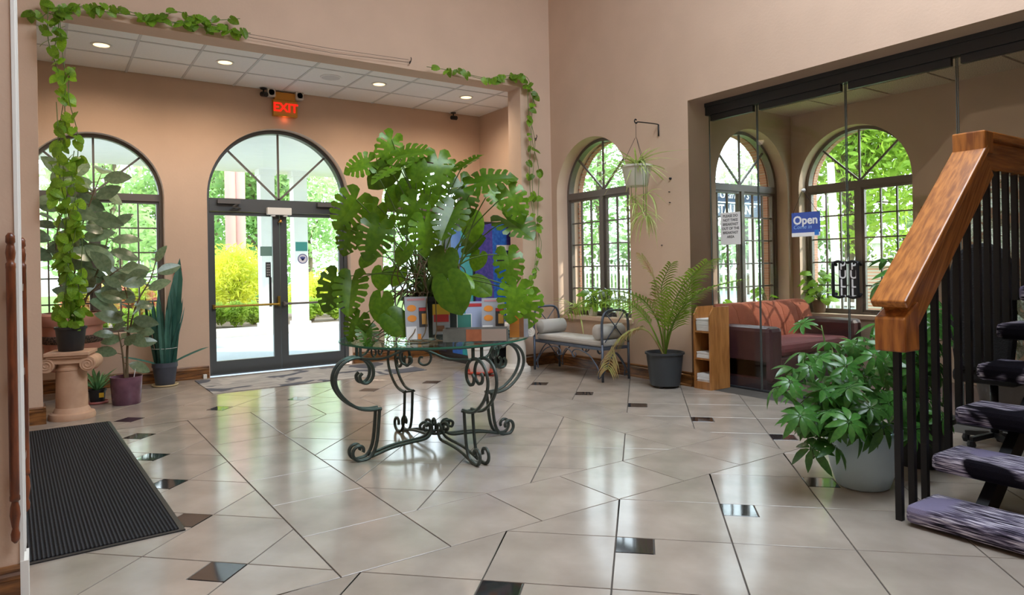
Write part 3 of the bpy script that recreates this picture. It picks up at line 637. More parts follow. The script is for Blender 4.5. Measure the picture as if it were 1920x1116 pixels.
TREES = [  # px, Y, height, radius, material, label
    (215, 22.5, 6.0, 1.9, P_TREE3, 'pale green tree seen through the arched window by the pothos'), (300, 28, 6.2, 2.2, P_TREE2, 'green tree behind the pink azaleas'), (405, 34, 7.0, 2.6, P_TREE2, 'green tree left of the rosy brown columns'),
    (487, 23.0, 5.4, 1.7, P_TREE2, 'dense green tree right of the rosy brown columns'), (578, 29, 6.2, 2.3, P_TREE3, 'pale leafy tree behind the white canopy columns'), (655, 36, 7.4, 2.9, P_TREE3, 'tall pale tree beyond the right door leaf'), (740, 44, 8.4, 3.4, P_TREE2, 'tall green tree behind the monstera window')]
for i, (px, Y, h, r_, m_, lab) in enumerate(TREES):
    p = gpos(px, Y, -0.06)
    bl = [((R.uniform(-0.45, 0.45) * r_, R.uniform(-0.45, 0.45) * r_, h * R.uniform(0.35, 1.0)), (r_ * 0.62, r_ * 0.62, r_ * 0.6)) for _ in range(7)] + [((0, 0, 1.6), (r_ * 0.8, r_ * 0.8, 1.5))]
    tree('leafy_tree', lab, p, h, bl, 3400, 0.14, m_, 100 + i, group=None)
# trees on the street side, seen through the bench and lounge windows
SIDE = [((20.5, 26.5), 7.6, 2.9, P_TREE3, 'pale street tree farthest along the picket fence'), ((17.6, 19.6), 6.6, 2.4, P_TREE2, 'green street tree seen through the bench window'), ((23.5, 17.3), 4.6, 1.9, P_TREE3, 'low pale tree seen through the far lounge window')]
for i, ((X_, Y_), h, r_, m_, lab) in enumerate(SIDE):
    bl = [((R.uniform(-0.45, 0.45) * r_, R.uniform(-0.45, 0.45) * r_, h * R.uniform(0.45, 1.1)), (r_ * 0.66, r_ * 0.66, r_ * 0.6)) for _ in range(8)]
    tree('street_tree', lab, (X_, Y_, -0.06), h, bl, 2400, 0.14, m_, 200 + i, group=None)
LT = [((18.4, 10.3), 7.2, 3.0, 'yellow green tree filling the left of the lounge window'), ((17.6, 4.1), 7.0, 2.1, 'yellow green tree behind the brick pillar')]
for i, ((X_, Y_), h, r_, lab) in enumerate(LT):
    bl = [((R.uniform(-0.5, 0.5) * r_, R.uniform(-0.5, 0.5) * r_, h * R.uniform(0.38, 1.15)), (r_ * 0.62, r_ * 0.62, r_ * 0.55)) for _ in range(14)]
    tree('spring_tree', lab, (X_, Y_, -0.06), h, bl, 16000, 0.13, P_TREE, 300 + i, group=None)
hd = thing('hedge', 'tall clipped green hedge across the street', 'hedge', (28.0, 18, -0.06)); hb = MB(); rr = random.Random(77)
for k in range(9000):
    p_ = Vector((rr.uniform(-.9, .9), rr.uniform(-24, 24), rr.uniform(0.05, 3.2) + .25 * sin(k * .7))); a_ = rnd_dir(rr); b_ = a_.orthogonal().normalized(); s_ = .22 * rr.uniform(.6, 1.3); hb.add([p_ - a_ * s_, p_ + b_ * s_ * .6, p_ + a_ * s_, p_ - b_ * s_ * .6], [(0, 1, 2, 3)])
hb.build('foliage', lm('hedge_leaf', '#7f9a5c', '#5f7d45'), hd)['kind'] = 'stuff'; hb = MB()
for k in range(16): hb.tube([(0, -22.5 + 3 * k, 0), (0.05, -22.5 + 3 * k, 2.2)], .08, 6)
hb.build('stems', P_BARK, hd)
# white picket fence along the street
FXp = 14.0
fence = thing('picket_fence', 'white picket fence running along the street side', 'fence', (FXp, 3.0, -0.06))
P_FENCE = mat('white_fence_paint', '#dedcd6', 0.6)
for z in (0.35, 1.05):
    r_ = MB(); r_.box(-0.02, 0.02, 0, 24, z, z + 0.08); r_.build('rail', P_FENCE, fence)
pk = MB(); pk.box(-0.035, -0.012, -0.03, 0.03, 0.1, 1.30); pk.add([(-0.035, -0.03, 1.30), (-0.012, -0.03, 1.30), (-0.012, 0.03, 1.30), (-0.035, 0.03, 1.30), (-0.024, 0, 1.42)], [(0, 1, 4), (1, 2, 4), (2, 3, 4), (3, 0, 4)])
pk = pk.mesh('picket', P_FENCE)
for k in range(150): inst('picket', pk, fence, Matrix.Translation((0, 0.08 + 0.16 * k, 0)))
# brick gate pillar with lantern
pp = on_x(1648, 530, 13.0)
pl = thing('brick_pillar', 'red brick gate pillar in front of the white fence', 'pillar', (13.0, pp.y, -0.06))
q = MB(); q.box(-0.22, 0.22, -0.22, 0.22, 0, 1.20); q.build('shaft', P_BRICK, pl); q = MB(); q.box(-0.26, 0.26, -0.26, 0.26, 1.20, 1.28); q.build('cap', P_CONC, pl)
la = thing('lantern', 'white cast lantern standing on the brick pillar', 'lantern', (13.0, pp.y, 1.22))
q = MB(); q.lathe([(0.10, 0), (0.10, 0.03), (0.03, 0.06), (0.025, 0.12), (0.06, 0.16)], 12); q.build('base', P_FENCE, la, True)
q = MB(); q.lathe([(0.06, 0.16), (0.11, 0.34)], 6); q.build('glass_body', mat('lantern_glass', '#dfe6e0', 0.2), la)
q = MB(); q.lathe([(0.16, 0.34), (0.12, 0.38), (0.05, 0.45), (0.02, 0.50), (0.015, 0.58)], 12); q.build('roof', P_FENCE, la, True)
for s_ in (-1, 1):
    q = MB(); q.tube(smooth_path([(0, 0.03 * s_, 0.10), (0, 0.13 * s_, 0.06), (0, 0.16 * s_, 0.13), (0, 0.11 * s_, 0.15)], 5), 0.012, 6); q.build('scroll', P_FENCE, la, True)
up_ = on_x(1568, 480, 15.2); q = MB(); q.tube([(0, 0, 0), (0.02, 0.03, 1.5), (0.0, 0.10, 3.6)], [0.11, 0.10, 0.08], 10)
q = q.build('utility_pole', mat('pale_pole', '#cfc9bd', 0.8), None, True, loc=(15.2, up_.y, -0.06)); tag(q, 'pale bare pole standing behind the picket fence', 'pole')
# restaurant sign on posts outside the lounge window
sp = on_y(1372, 372, 8.6)
sg = thing('restaurant_sign', 'dark blue restaurant sign with white lettering outside the lounge window', 'sign', (sp.x, 8.6, -0.06))
P_SIGNB = mat('navy_sign', '#33415e', 0.5); P_SIGNW = mat('sign_white', '#eef0f4', 0.5)
q = MB(); q.box(-1.0, 1.0, 0, 0.12, 2.20, 2.80); q.build('panel', P_SIGNB, sg)
q = MB(); q.box(-0.98, 0.98, -0.012, 0, 2.47, 2.495); q.build('stripe', P_SIGNW, sg)
for s_ in (-0.85, 0.85):
    q = MB(); q.box(s_ - 0.05, s_ + 0.05, 0.12, 0.22, 0, 2.80); q.build('post', P_FENCE, sg)
text('lettering', "Graham's", 0.24, P_SIGNW, sg, face_mtx((0.06, -0.012, 2.64), (0, -1, 0)), shear=0.35)
text('lettering', 'RESTAURANT', 0.24, P_SIGNW, sg, face_mtx((-0.02, -0.012, 2.345), (0, -1, 0)), bold=0.006)
# ================================================================== LEAVES (shared meshes)
HT = [165, 140, 115, 92, 72, 55, 40, 27, 15, 6, 0]; HM = [0, .01, .04, .10, .19, .31, .45, .59, .74, .88, 1]; HR = [.30, .42, .50, .54, .60, .67, .75, .82, .89, .95, 1]
def tab(a, t):
    u = min(max(t, 0), 1) * 10; i = min(9, int(u)); return a[i] + (a[i + 1] - a[i]) * (u - i)
def w_mon(t): return tab(HR, t) * sin(radians(tab(HT, t)))
def c_mon(t): return tab(HR, t) * cos(radians(tab(HT, t))) - tab(HM, t)
def m_mon(t): return tab(HM, t)
def w_heart(t): return w_mon(t) * .82
c_heart = c_mon
def w_ell(k): return lambda t: k * max(0.0, sin(pi * min(1, max(0, t)) ** 0.92)) ** 0.75
SL = [0.24, 0.36, 0.47, 0.57, 0.67, 0.77]
def slit_ts(h=0.012):
    ts = [0.0, 0.07, 0.13]; prev = None
    for s in SL:
        if prev is not None: ts.append((prev + s) / 2)
        ts += [s - h, s + h]; prev = s
    return ts + [0.88, 0.95, 1.0]
def slit_edge(t):
    d = min(abs(t - s) for s in SL); return 0.90 if d < 0.02 else 1.0
def slit_gap(t, q):
    for k, s in enumerate(SL):
        if abs(t - s) < 0.01: return q > 0.42
    return False
def slit_gap2(t, q):
    for k, s in enumerate(SL):
        if abs(t - s) < 0.01: return (0.30 < q < 0.80) if k % 2 else q > 0.55
    return False
SS = [0, 0.26, 0.42, 0.62, 0.82, 1.0]
MON = [leaf_mesh('monstera_leaf', P_MONST, slit_ts(), SS, w_mon, c_mon, 0.22, 0.20, slit_gap, 1.0, slit_edge, m_mon),
       leaf_mesh('monstera_leaf', P_MONST, slit_ts(0.016), SS, w_mon, c_mon, 0.30, 0.10, slit_gap2, 1.3, slit_edge, m_mon),
       leaf_mesh('monstera_leaf', P_MONST, slit_ts(), SS, w_mon, c_mon, 0.10, 0.32, slit_gap, 0.6, slit_edge, m_mon)]
TH = [0, .08, .18, .3, .45, .6, .75, .88, 1]
MONH = leaf_mesh('monstera_leaf', P_MONST, TH, [0, .4, .75, 1], w_mon, c_mon, 0.2, 0.12, mid=m_mon)
POT = [leaf_mesh('pothos_leaf', P_POTHOS, [0, .2, .4, .6, .8, 1], [0, .55, 1], w_heart, c_heart, d_, f_, mid=m_mon) for d_, f_ in ((0.3, 0.2), (0.12, 0.3), (0.45, 0.1))]
def leafset(name, m, k, ts=(0, .1, .3, .5, .7, .9, 1), d=(0.1, 0.3), f=0.2): return [leaf_mesh(name, m, ts, [0, .55, 1], w_ell(k), lambda t: 0.0, dd, f) for dd in d]
RUB = leafset('rubber_leaf', P_RUBBER, 0.27)
BRI = [leaf_mesh('bright_leaf', P_BRIGHT, [0, .2, .4, .6, .8, 1], [0, .55, 1], w_heart, c_heart, d_, 0.15, mid=m_mon) for d_ in (0.15, 0.35)]
SNK = [leaf_mesh('snake_leaf', P_SNAKE, [0, .15, .35, .6, .8, .93, 1], [0, 1], lambda t: 0.031 * (1.25 - 0.45 * abs(t - .35)) * min(1, (1 - t) * 6) if t < 1 else 0.0, lambda t: 0, d_, 0.5) for d_ in (0.03, 0.10, -0.05)]
def blade(name, m, wd, d): return leaf_mesh(name, m, [0, .15, .3, .45, .6, .75, .9, 1], [0, 1], lambda t: wd * (1 - 0.15 * t) * min(1, (1 - t) * 5) if t < 1 else 0.0, lambda t: 0, d, 0.6)
SPD = [blade('spider_leaf', P_SPIDER, 0.030, d) for d in (0.5, 0.9, 1.3)]
ALO = [blade('aloe_leaf', P_ALOE, 0.055, d) for d in (0.15, 0.5)]
def compound(name, m, k=8, wl=0.20, droop=0.45):
    mb = MB()
    for i in range(k):
        a = 2 * pi * i / k + R.uniform(-.12, .12); L_ = R.uniform(0.8, 1.05); ts = [0, .1, .35, .6, .85, 1]; vs = []; fs = []
        dx, dy = cos(a), sin(a)
        for t in ts:
            x = (0.12 + t * 0.88) * L_; w = 0 if t == 1 else w_ell(wl)(max(t, 0.02)) * L_
            for q in (-1, 0, 1):
                z = -droop * x * x + (0.25 * w if q else 0)
                vs.append((dx * x - dy * w * q, dy * x + dx * w * q, z))
        for j in range(len(ts) - 1):
            for q in range(2): fs.append((j * 3 + q, (j + 1) * 3 + q, (j + 1) * 3 + q + 1, j * 3 + q + 1))
        mb.add(vs, fs)
        mb.tube([(0, 0, 0), (dx * 0.13 * L_, dy * 0.13 * L_, -0.008)], 0.012, 4, False)
    return mb.mesh(name, m, True)
SCH = [compound('schefflera_leaf', P_SCHEF, 8, 0.17, 0.55), compound('schefflera_leaf', P_SCHEF, 7, 0.19, 0.95), compound('schefflera_leaf', P_SCHEF, 9, 0.16, 0.25)]
SCHT = [compound('schefflera_leaf', P_TEAL, 7, 0.19, 0.5), compound('schefflera_leaf', P_TEAL, 8, 0.17, 0.9)]

def potmesh(name, m, r0, r1, h, parent, rim=0.012, rimh=0.03, z=0.0, n=32, lip=True):
    mb = MB(); prof = [(r0 * 0.96, z), (r0, z + 0.006), (r1 - 0.003, z + h - rimh)]
    if lip: prof += [(r1 + rim, z + h - rimh), (r1 + rim, z + h)]
    else: prof += [(r1, z + h)]
    prof += [(r1 - 0.006, z + h), (r1 - 0.012, z + h - 0.035)]
    mb.lathe(prof, n); o = mb.build(name, m, parent, True, auto=35)
    s = MB(); s.lathe([(r1 - 0.013, z + h - 0.04), (r1 * 0.5, z + h - 0.03), (0.001, z + h - 0.028)], n); s.build('soil', P_SOIL, o, True)
    return o
def frond(pts, parent, m, L0, n=26, wid=0.016, droopk=0.25, seed=1, name='frond', side=None):
    """feathered palm frond along a path; leaflets both sides"""
    rr = random.Random(seed); path = smooth_path(pts, 8); mb = MB(); N_ = len(path)
    mb.tube(path, [0.009 * (1 - 0.8 * i / (N_ - 1)) + 0.0015 for i in range(N_)], 6)
    for k in range(n):
        s = 0.28 + 0.71 * k / (n - 1); i = min(N_ - 2, int(s * (N_ - 1))); p = path[i].lerp(path[i + 1], s * (N_ - 1) - i); d = (path[i + 1] - path[i]).normalized()
        sd = d.cross(Vector((0, 0, 1))); sd = sd.normalized() if sd.length > 0.15 else Vector((0, 1, 0)); sd = (side if side else sd)
        L_ = L0 * (0.45 + 0.55 * sin(pi * min(1, 0.15 + s * 0.85) ** 1.1)) * rr.uniform(0.9, 1.1)
        for q in (1, -1):
            dr_ = (sd * q * 0.85 + d * 0.62 + Vector((0, 0, 0.08))).normalized(); nn = dr_.cross(d).normalized(); wv = dr_.cross(nn).normalized() * wid / 2
            a = p; b = p + dr_ * L_ * 0.4; c_ = p + dr_ * L_ * 0.75 - Vector((0, 0, L_ * droopk * 0.4)); e = p + dr_ * L_ * 0.97 - Vector((0, 0, L_ * droopk))
            mb.add([a - wv * .4, a + wv * .4, b + wv, b - wv, c_ + wv * .8, c_ - wv * .8, e], [(0, 1, 2, 3), (3, 2, 4, 5), (5, 4, 6)])
    return mb.build(name, m, parent, True)
def spray(parent, meshes, name, n, c, L, seed, up=(0.2, 0.9), arc=(0, 6.283), sc=(0.7, 1.1), lean=None):
    """blades radiating from a crown point"""
    rr = random.Random(seed)
    for k in range(n):
        a = rr.uniform(*arc); u = rr.uniform(*up); d = Vector((cos(a) * (1 - u * 0.75), sin(a) * (1 - u * 0.75), u)).normalized()
        if lean: d = (d + Vector(lean)).normalized()
        s = L * rr.uniform(*sc); p = Vector(c) + Vector((cos(a), sin(a), 0)) * 0.012
        inst(name, rr.choice(meshes), parent, basis(p, d, Vector((-d.x * d.z, -d.y * d.z, 1 - d.z * d.z)) + Vector((cos(a), sin(a), 0)) * 0.01 if abs(d.z) < .98 else Vector((-cos(a), -sin(a), 0)), s))

# ================================================================== GLASS TABLE
TX, TY = 2.25, 4.26
P_TGLASS = glass_mat('table_glass', (0.80, 0.93, 0.87, 1), 1.0)
P_TEDGE = mat('green_glass_edge', '#4f8f79', 0.1, trans=0.5)
tb = thing('console_table', 'round glass table on a scrolled wrought iron base', 'table', (TX, TY, 0))
g_ = MB(); g_.lathe([(0.655, 0.757), (0.655, 0.769)], 64); g_.build('glass_top', P_TGLASS, tb, True, auto=30)
g_ = MB(); g_.ring([(0.6575 * cos(2 * pi * k / 64), 0.6575 * sin(2 * pi * k / 64)) for k in range(64)], [(0.6545 * cos(2 * pi * k / 64), 0.6545 * sin(2 * pi * k / 64)) for k in range(64)], 0.7575, 0.7685, 'z'); g_.build('glass_edge', P_TEDGE, tb)
def spiral(cx, cz, r0, r1, a0, a1, n=14):
    return [(cx + (r0 + (r1 - r0) * k / n) * cos(a0 + (a1 - a0) * k / n), cz + (r0 + (r1 - r0) * k / n) * sin(a0 + (a1 - a0) * k / n)) for k in range(n + 1)]
low = spiral(0.580, 0.066, 0.022, 0.062, radians(200), radians(-110), 16) + [(0.515, 0.016), (0.480, 0.055), (0.460, 0.12), (0.448, 0.22), (0.440, 0.318)]
upc = [(0.425, 0.326), (0.50, 0.326), (0.58, 0.345), (0.66, 0.40), (0.715, 0.47), (0.735, 0.54), (0.715, 0.61), (0.66, 0.66), (0.58, 0.675), (0.51, 0.645), (0.478, 0.59), (0.485, 0.535), (0.52, 0.505), (0.56, 0.515), (0.572, 0.55), (0.555, 0.572)]
for q in range(4):
    a = pi / 2 * q; rd = Vector((cos(a), sin(a), 0)); tg = Vector((-sin(a), cos(a), 0))
    mb = MB()
    for s_ in (-0.032, 0.032):
        f3 = lambda p: rd * p[0] + tg * s_ + Vector((0, 0, p[1]))
        mb.tube([f3(p) for p in smooth_path([Vector((x, 0, z)) for x, z in low], 2) for p in [(p.x, p.z)]], 0.0115, 6)
        mb.tube([f3((p.x, p.z)) for p in smooth_path([Vector((x, 0, z)) for x, z in upc], 4)], 0.0115, 6)
        mb.bar(f3((0.565, 0.67)), f3((0.565, 0.745)), 0.016, 0.016)
    mb.bar(rd * 0.44 + tg * -0.05 + Vector((0, 0, 0.322)), rd * 0.44 + tg * 0.05 + Vector((0, 0, 0.322)), 0.016, 0.012)
    mb.bar(rd * 0.565 + tg * -0.05 + Vector((0, 0, 0.668)), rd * 0.565 + tg * 0.05 + Vector((0, 0, 0.668)), 0.016, 0.014)
    mb.build('leg', P_IRON, tb, True, auto=45)
    mb = MB()
    for s_ in (-0.028, 0.028):
        st_ = [(0.50, 0.018), (0.36, 0.052), (0.22, 0.066), (0.13, 0.07), (0.075, 0.085), (0.045, 0.125), (0.055, 0.165), (0.09, 0.175), (0.115, 0.155), (0.105, 0.13), (0.085, 0.135)]
        mb.tube([rd * p.x + tg * s_ * min(1, p.x / 0.14 + 0.25) + Vector((0, 0, p.z)) for p in smooth_path([Vector((x, 0, z)) for x, z in st_], 4)], 0.010, 6)
    mb.build('stretcher', P_IRON, tb, True)
    # curved rail to the next leg with two hanging scrolls
    a2 = a + pi / 2; r2 = Vector((cos(a2), sin(a2), 0)); A = rd * 0.565 + tg * 0.045; B = r2 * 0.565 + Vector((-sin(a2), cos(a2), 0)) * -0.045
    mb = MB(); pr = [(0, 0.668), (0.2, 0.672), (0.36, 0.715), (0.5, 0.742), (0.64, 0.715), (0.8, 0.672), (1, 0.668)]
    mb.tube(smooth_path([A.lerp(B, t) + Vector((0, 0, z)) for t, z in pr], 4), 0.009, 6)
    dv = (B - A).normalized()
    for s_ in (-1, 1):
        sp_ = [(0.0, 0.735), (0.035, 0.742), (0.085, 0.725), (0.105, 0.685), (0.09, 0.645), (0.055, 0.632), (0.025, 0.65), (0.03, 0.68), (0.05, 0.682)]
        mb.tube(smooth_path([(A + B) / 2 + dv * s_ * x + Vector((0, 0, z)) for x, z in sp_], 4), 0.008, 6)
    mb.build('apron_rail', P_IRON, tb, True)
mb = MB(); mb.tube([(0.585 * cos(2 * pi * k / 48), 0.585 * sin(2 * pi * k / 48), 0.749) for k in range(49)], 0.008, 6, False); mb.build('top_ring', P_IRON, tb, True)
mb = MB(); mb.tube([(0.05 * cos(2 * pi * k / 16), 0.05 * sin(2 * pi * k / 16), 0.10) for k in range(17)], 0.010, 6, False); mb.build('collar', P_IRON, tb, True)

# ================================================================== MONSTERA
ZT0 = 0.7695
mo = thing('monstera_plant', 'large monstera plant in a black pot on the glass table', 'plant', (TX + 0.03, TY + 0.08, ZT0))
MO = Vector(mo.location); potmesh('pot', P_BLACK, 0.165, 0.215, 0.285, mo)
D0 = MO.dot(_fw)
LV = [  # crop base, crop tip, depth offset, kind (0,1,2 fenestrated, 3 heart), facing (1 camera .. 0 up)
 (300,190,165,235,.10,0,.8),(405,75,350,205,.10,1,.8),(430,165,590,118,0,0,.7),(395,215,285,315,.10,3,.8),(450,220,305,292,-.1,2,.15),(520,190,520,288,-.1,3,.7),
 (625,170,640,330,.0,1,.9),(735,225,845,152,-.05,2,.25),(800,300,1005,238,-.10,0,.28),(970,325,1050,480,-.12,1,.9),(735,285,795,435,.15,1,.9),(235,365,130,525,0,0,.8),
 (205,515,165,648,.05,1,.8),(335,400,275,492,.2,3,.8),(340,498,280,668,-.15,0,.7),(525,378,465,550,-.30,1,.85),(560,478,575,650,-.36,0,.85),(705,415,645,565,-.32,2,.5),
 (660,635,625,768,-.38,3,.9),(675,765,742,935,-.46,3,.95),(715,742,805,792,-.32,3,.6),(965,638,988,795,-.2,1,.95),(1012,798,972,975,-.32,0,.9),(1062,838,1058,1003,-.18,1,.9),
 (135,748,82,925,0,1,.85),(208,758,196,935,-.05,2,.2),(352,848,335,980,-.22,3,.9),(392,940,485,1034,-.32,3,.9),(245,945,185,1066,-.12,0,.85),(355,718,345,815,.1,3,.85),
 (955,468,1090,560,0,2,.4),(790,455,803,580,.2,3,.9),(645,335,590,410,.25,1,.8),(425,325,395,425,.22,3,.8),(705,205,630,262,.25,0,.6),(385,465,355,540,.25,3,.8),
 (480,295,445,385,.2,3,.8),(880,325,940,410,.1,0,.7),(280,1000,292,1085,-.1,2,.3),(800,775,885,835,.15,3,.8),(440,715,405,795,.15,3,.8),(760,600,845,555,.25,3,.7),
 (560,300,600,390,.15,1,.8),(830,640,800,720,.2,3,.8),(470,600,430,690,-.1,3,.8),(545,250,480,330,.1,0,.8),(700,330,760,300,.2,2,.6),(300,640,250,700,.15,3,.7)]
rr = random.Random(11); roots = MB()
for k, (bx, by, tx_, ty_, dd, kind, fc) in enumerate(LV):
    b = at_depth(580 + bx / 2.596, 230 + by / 2.596, D0 + dd); t = at_depth(580 + tx_ / 2.596, 230 + ty_ / 2.596, D0 + dd - rr.uniform(0.02, 0.10))
    if kind == 2: t = t + (-_fw) * 0.06
    tocam = (CAM - b).normalized(); nrm = tocam * fc + Vector((0, 0, 1)) * (1.05 - fc) + Vector((rr.uniform(-.3, .3), rr.uniform(-.3, .3), rr.uniform(-.1, .25)))
    L_ = (t - b).length; b = b + (t - b) * 0.06
    inst('leaf', MONH if kind == 3 else MON[kind], mo, basis(b - MO, t - b, nrm, L_ * 0.95, L_ * rr.uniform(0.78, 0.95)))
    a = rr.uniform(0, 6.28); q = rr.uniform(0.02, 0.13); base = Vector((cos(a) * q, sin(a) * q, 0.27)); e = b - MO
    out = Vector((e.x, e.y, 0)); mid = base.lerp(e, 0.45) + Vector((0, 0, 0.12 + 0.10 * rr.random())) ; p2 = e + Vector((0, 0, 0.05)) - (t - b) * 0.12
    pm_ = MB(); pm_.tube(bez(base, base + Vector((out.x * .15, out.y * .15, 0.18)), mid, e, 12), [0.008 - 0.0045 * i / 12 for i in range(13)], 6); pm_.build('petiole', P_STEM, mo, True)
st_ = MB()
for k in range(5):
    a = rr.uniform(0, 6.28); st_.tube(smooth_path([(cos(a) * .06, sin(a) * .06, .25), (cos(a) * .1, sin(a) * .1, .36), (cos(a + 1) * .13, sin(a + 1) * .13, .46 + .05 * k)], 5), 0.016, 8)
st_.build('stem', P_STEM, mo, True)
for k in range(46):
    a = rr.uniform(0, 6.28); q = rr.uniform(.02, .12); z = rr.uniform(.36, .62); a2 = a + rr.uniform(-1.2, 1.2); q2 = rr.uniform(.12, .30)
    pts = [(cos(a) * q, sin(a) * q, z), (cos(a2) * q2 * .7, sin(a2) * q2 * .7, z - .04 + rr.uniform(-.06, .08)), (cos(a2) * q2, sin(a2) * q2, z - .14), (cos(a2) * q2 * rr.uniform(.6, 1.1), sin(a2) * q2, rr.uniform(.27, .33))]
    roots.tube(smooth_path(pts, 5), 0.0042, 5)
for k in range(9):   # roots trailing over the glass on the left
    a = radians(150 + 12 * k); roots.tube(smooth_path([(cos(a) * .10, sin(a) * .10, .30), (cos(a) * .26, sin(a) * .26, .30), (cos(a) * .34, sin(a) * .34, .08), (cos(a) * .44, sin(a) * .42, .012), (cos(a + .3) * .50, sin(a + .3) * .47, .008)], 5), 0.004, 5)
roots.build('aerial_roots', P_STEMB, mo, True)['kind'] = 'stuff'

# ================================================================== LEAFLETS AND BOX ON THE TABLE
P_ACRYL = glass_mat('acrylic', (0.95, 0.96, 0.97, 1)); P_PAPERG = mat('grey_poster', '#a9abb3', 0.5); P_ORANGE = mat('orange_print', '#e8923a', 0.5); P_PAPERW = mat('white_paper', '#eceaea', 0.6); P_REDP = mat('red_print', '#c23b3f', 0.5)
P_YELP = mat('yellow_print', '#d9b23c', 0.5); P_DARKP = mat('dark_print', '#3a3a3e', 0.5); P_BLUEP = mat('pale_blue_paper', '#a9b3d2', 0.55); P_TEALP = mat('teal_print', '#3f8276', 0.5)
def flat(name, x0, x1, z0, z1, y, m, parent, th=0.0012): q = MB(); q.box(x0, x1, y - th, y, z0, z1); return q.build(name, m, parent)
def oval(name, cx, cz, rx, rz_, y, m, parent):
    q = MB(); q.prism([(cx + rx * cos(2 * pi * k / 18), cz + rz_ * sin(2 * pi * k / 18)) for k in range(18)], y - 0.0012, y, 'y'); return q.build(name, m, parent)
def holder(label, px, D, wpx, htop, hbot, rz, kind, lean=0.16):
    p = at_depth(px, hbot, D); h = (hbot - htop) / FPX * D; w = wpx / FPX * D
    t = thing('sign_holder', label, 'sign', (p.x, p.y, ZT0), rz)
    q = MB(); q.box(-w / 2, w / 2, -0.0005, 0.0025, 0.004, h); panel = q.build('acrylic_panel', P_ACRYL, t); panel.rotation_euler = (-lean, 0, 0)
    q = MB(); q.box(-w / 2, w / 2, -0.035, 0.055, 0, 0.004); q.build('foot', P_ACRYL, t)
    yy = -0.0007
    flat('poster', -w / 2 + .002, w / 2 - .002, 0.008, h - .004, yy, P_PAPERG if kind < 2 else (P_BLUEP if kind == 2 else P_PAPERW), panel)
    if kind < 2:
        flat('heading', -w * .38, w * .38, h * .90, h * .945, yy - .0013, mat('rose_print', '#c58d92', .5), panel)
        for zz in (.73, .50): oval('offer_badge', -w * .20, h * zz, w * .20, h * .075, yy - .0013, P_ORANGE, panel)
        flat('picture', w * .10, w * .46, h * .30, h * .74, yy - .0013, P_DARKP, panel); flat('picture', w * .22, w * .44, h * .36, h * .60, yy - .0026, mat('food_print', '#d9a55a', .5), panel); flat('picture', w * .12, w * .42, h * .66, h * .73, yy - .0026, P_REDP, panel)
        flat('white_label', -w * .46, -w * .02, h * .03, h * .32, yy - .0013, P_PAPERW, panel); flat('accent', w * .02, w * .16, h * .03, h * .15, yy - .0013, P_ORANGE, panel)
    elif kind == 2:
        flat('band', -w * .48, w * .48, h * .84, h * .93, yy - .0013, P_REDP, panel)
        q = MB(); q.box(w * .3, w * .48, -.04, -.002, 0.0, h * .25); q.build('pocket', P_ACRYL, panel)
    return t
DF = D0 - 0.36
holder('acrylic sign with two orange badges left of the brochure box', 783, D0 - 0.34, 44, 556, 640, -0.30, 0)
holder('pale blue acrylic sign behind the brochure box', 893, D0 - 0.20, 40, 553, 622, -0.55, 2)
holder('acrylic sign with orange badges right of the pale blue sign', 925, D0 - 0.28, 44, 551, 628, -0.62, 1)
bp_ = at_depth(828, 628, D0 - 0.24); br_ = thing('brochure_stand', 'small stand of yellow and red brochures by the black pot', 'brochures', (bp_.x, bp_.y, ZT0), -0.5)
flat('brochure', -.058, .058, .03, .235, -.004, P_PAPERG, br_, .004); flat('print', -.058, .058, .16, .235, -.0082, P_YELP, br_); flat('print', -.05, .05, .115, .165, -.0096, P_REDP, br_); flat('print', -.03, .02, .05, .09, -.0084, mat('brown_print', '#8a5a3c', .5), br_)
q = MB(); q.box(-.062, .062, -.022, -.019, 0, .10); q.box(-.062, .062, 0, .003, 0, .16); q.box(-.062, .062, -.022, .003, 0, .003); q.build('acrylic_pocket', P_ACRYL, br_)
bp_ = at_depth(871, 624, D0 - 0.30); b2 = thing('flyer', 'white flyer with a teal picture propped beside the pale blue sign', 'flyer', (bp_.x, bp_.y, ZT0), -0.5)
q = MB(); q.box(-.05, .05, -.002, 0, .0, .17); q.build('sheet', P_PAPERW, b2); flat('picture', -.045, .045, .08, .165, -.0022, P_TEALP, b2); flat('print', -.045, .045, .055, .07, -.0022, P_REDP, b2)
bp_ = at_depth(893, 640, D0 - 0.40); bx_ = thing('brochure_box', 'low grey and orange brochure box lying on the glass table', 'box', (bp_.x, bp_.y, ZT0), -0.62)
q = MB(); q.ring(rect(-.21, .21, -.07, .07), rect(-.203, .203, -.063, .063), 0.004, .082, 'z'); q.box(-.21, .21, -.07, .07, 0, .004); q.build('tray', mat('grey_card', '#6f6d66', .6, var=.25, scale=20), bx_)
q = MB(); q.box(-.06, .04, -.0712, -.07, .004, .08); q.build('orange_panel', mat('orange_card', '#b56a48', .6, var=.2, scale=25), bx_)
for k in range(5):
    q = MB(); q.box(-.195 + k * .04, .195, -.05, .055, .012 + k * .012, .02 + k * .012); q.build('leaflet_stack', P_PAPERW if k % 2 else P_PAPERG, bx_)
q = MB(); q.box(.04, .2, -.0712, -.07, .004, .08); q.build('pale_panel', mat('pale_card', '#a89488', .6), bx_)
ch_ = at_depth(974, 632, D0 - 0.26); cc = thing('card_holder', 'clear acrylic card holder with orange leaflets at the table edge', 'leaflet holder', (ch_.x, ch_.y, ZT0), -0.62)
q = MB(); q.box(-.075, .075, -.035, -.032, 0, .095); q.box(-.075, .075, .03, .033, 0, .16); q.box(-.075, .075, -.035, .033, 0, .003); q.build('pocket', P_ACRYL, cc)
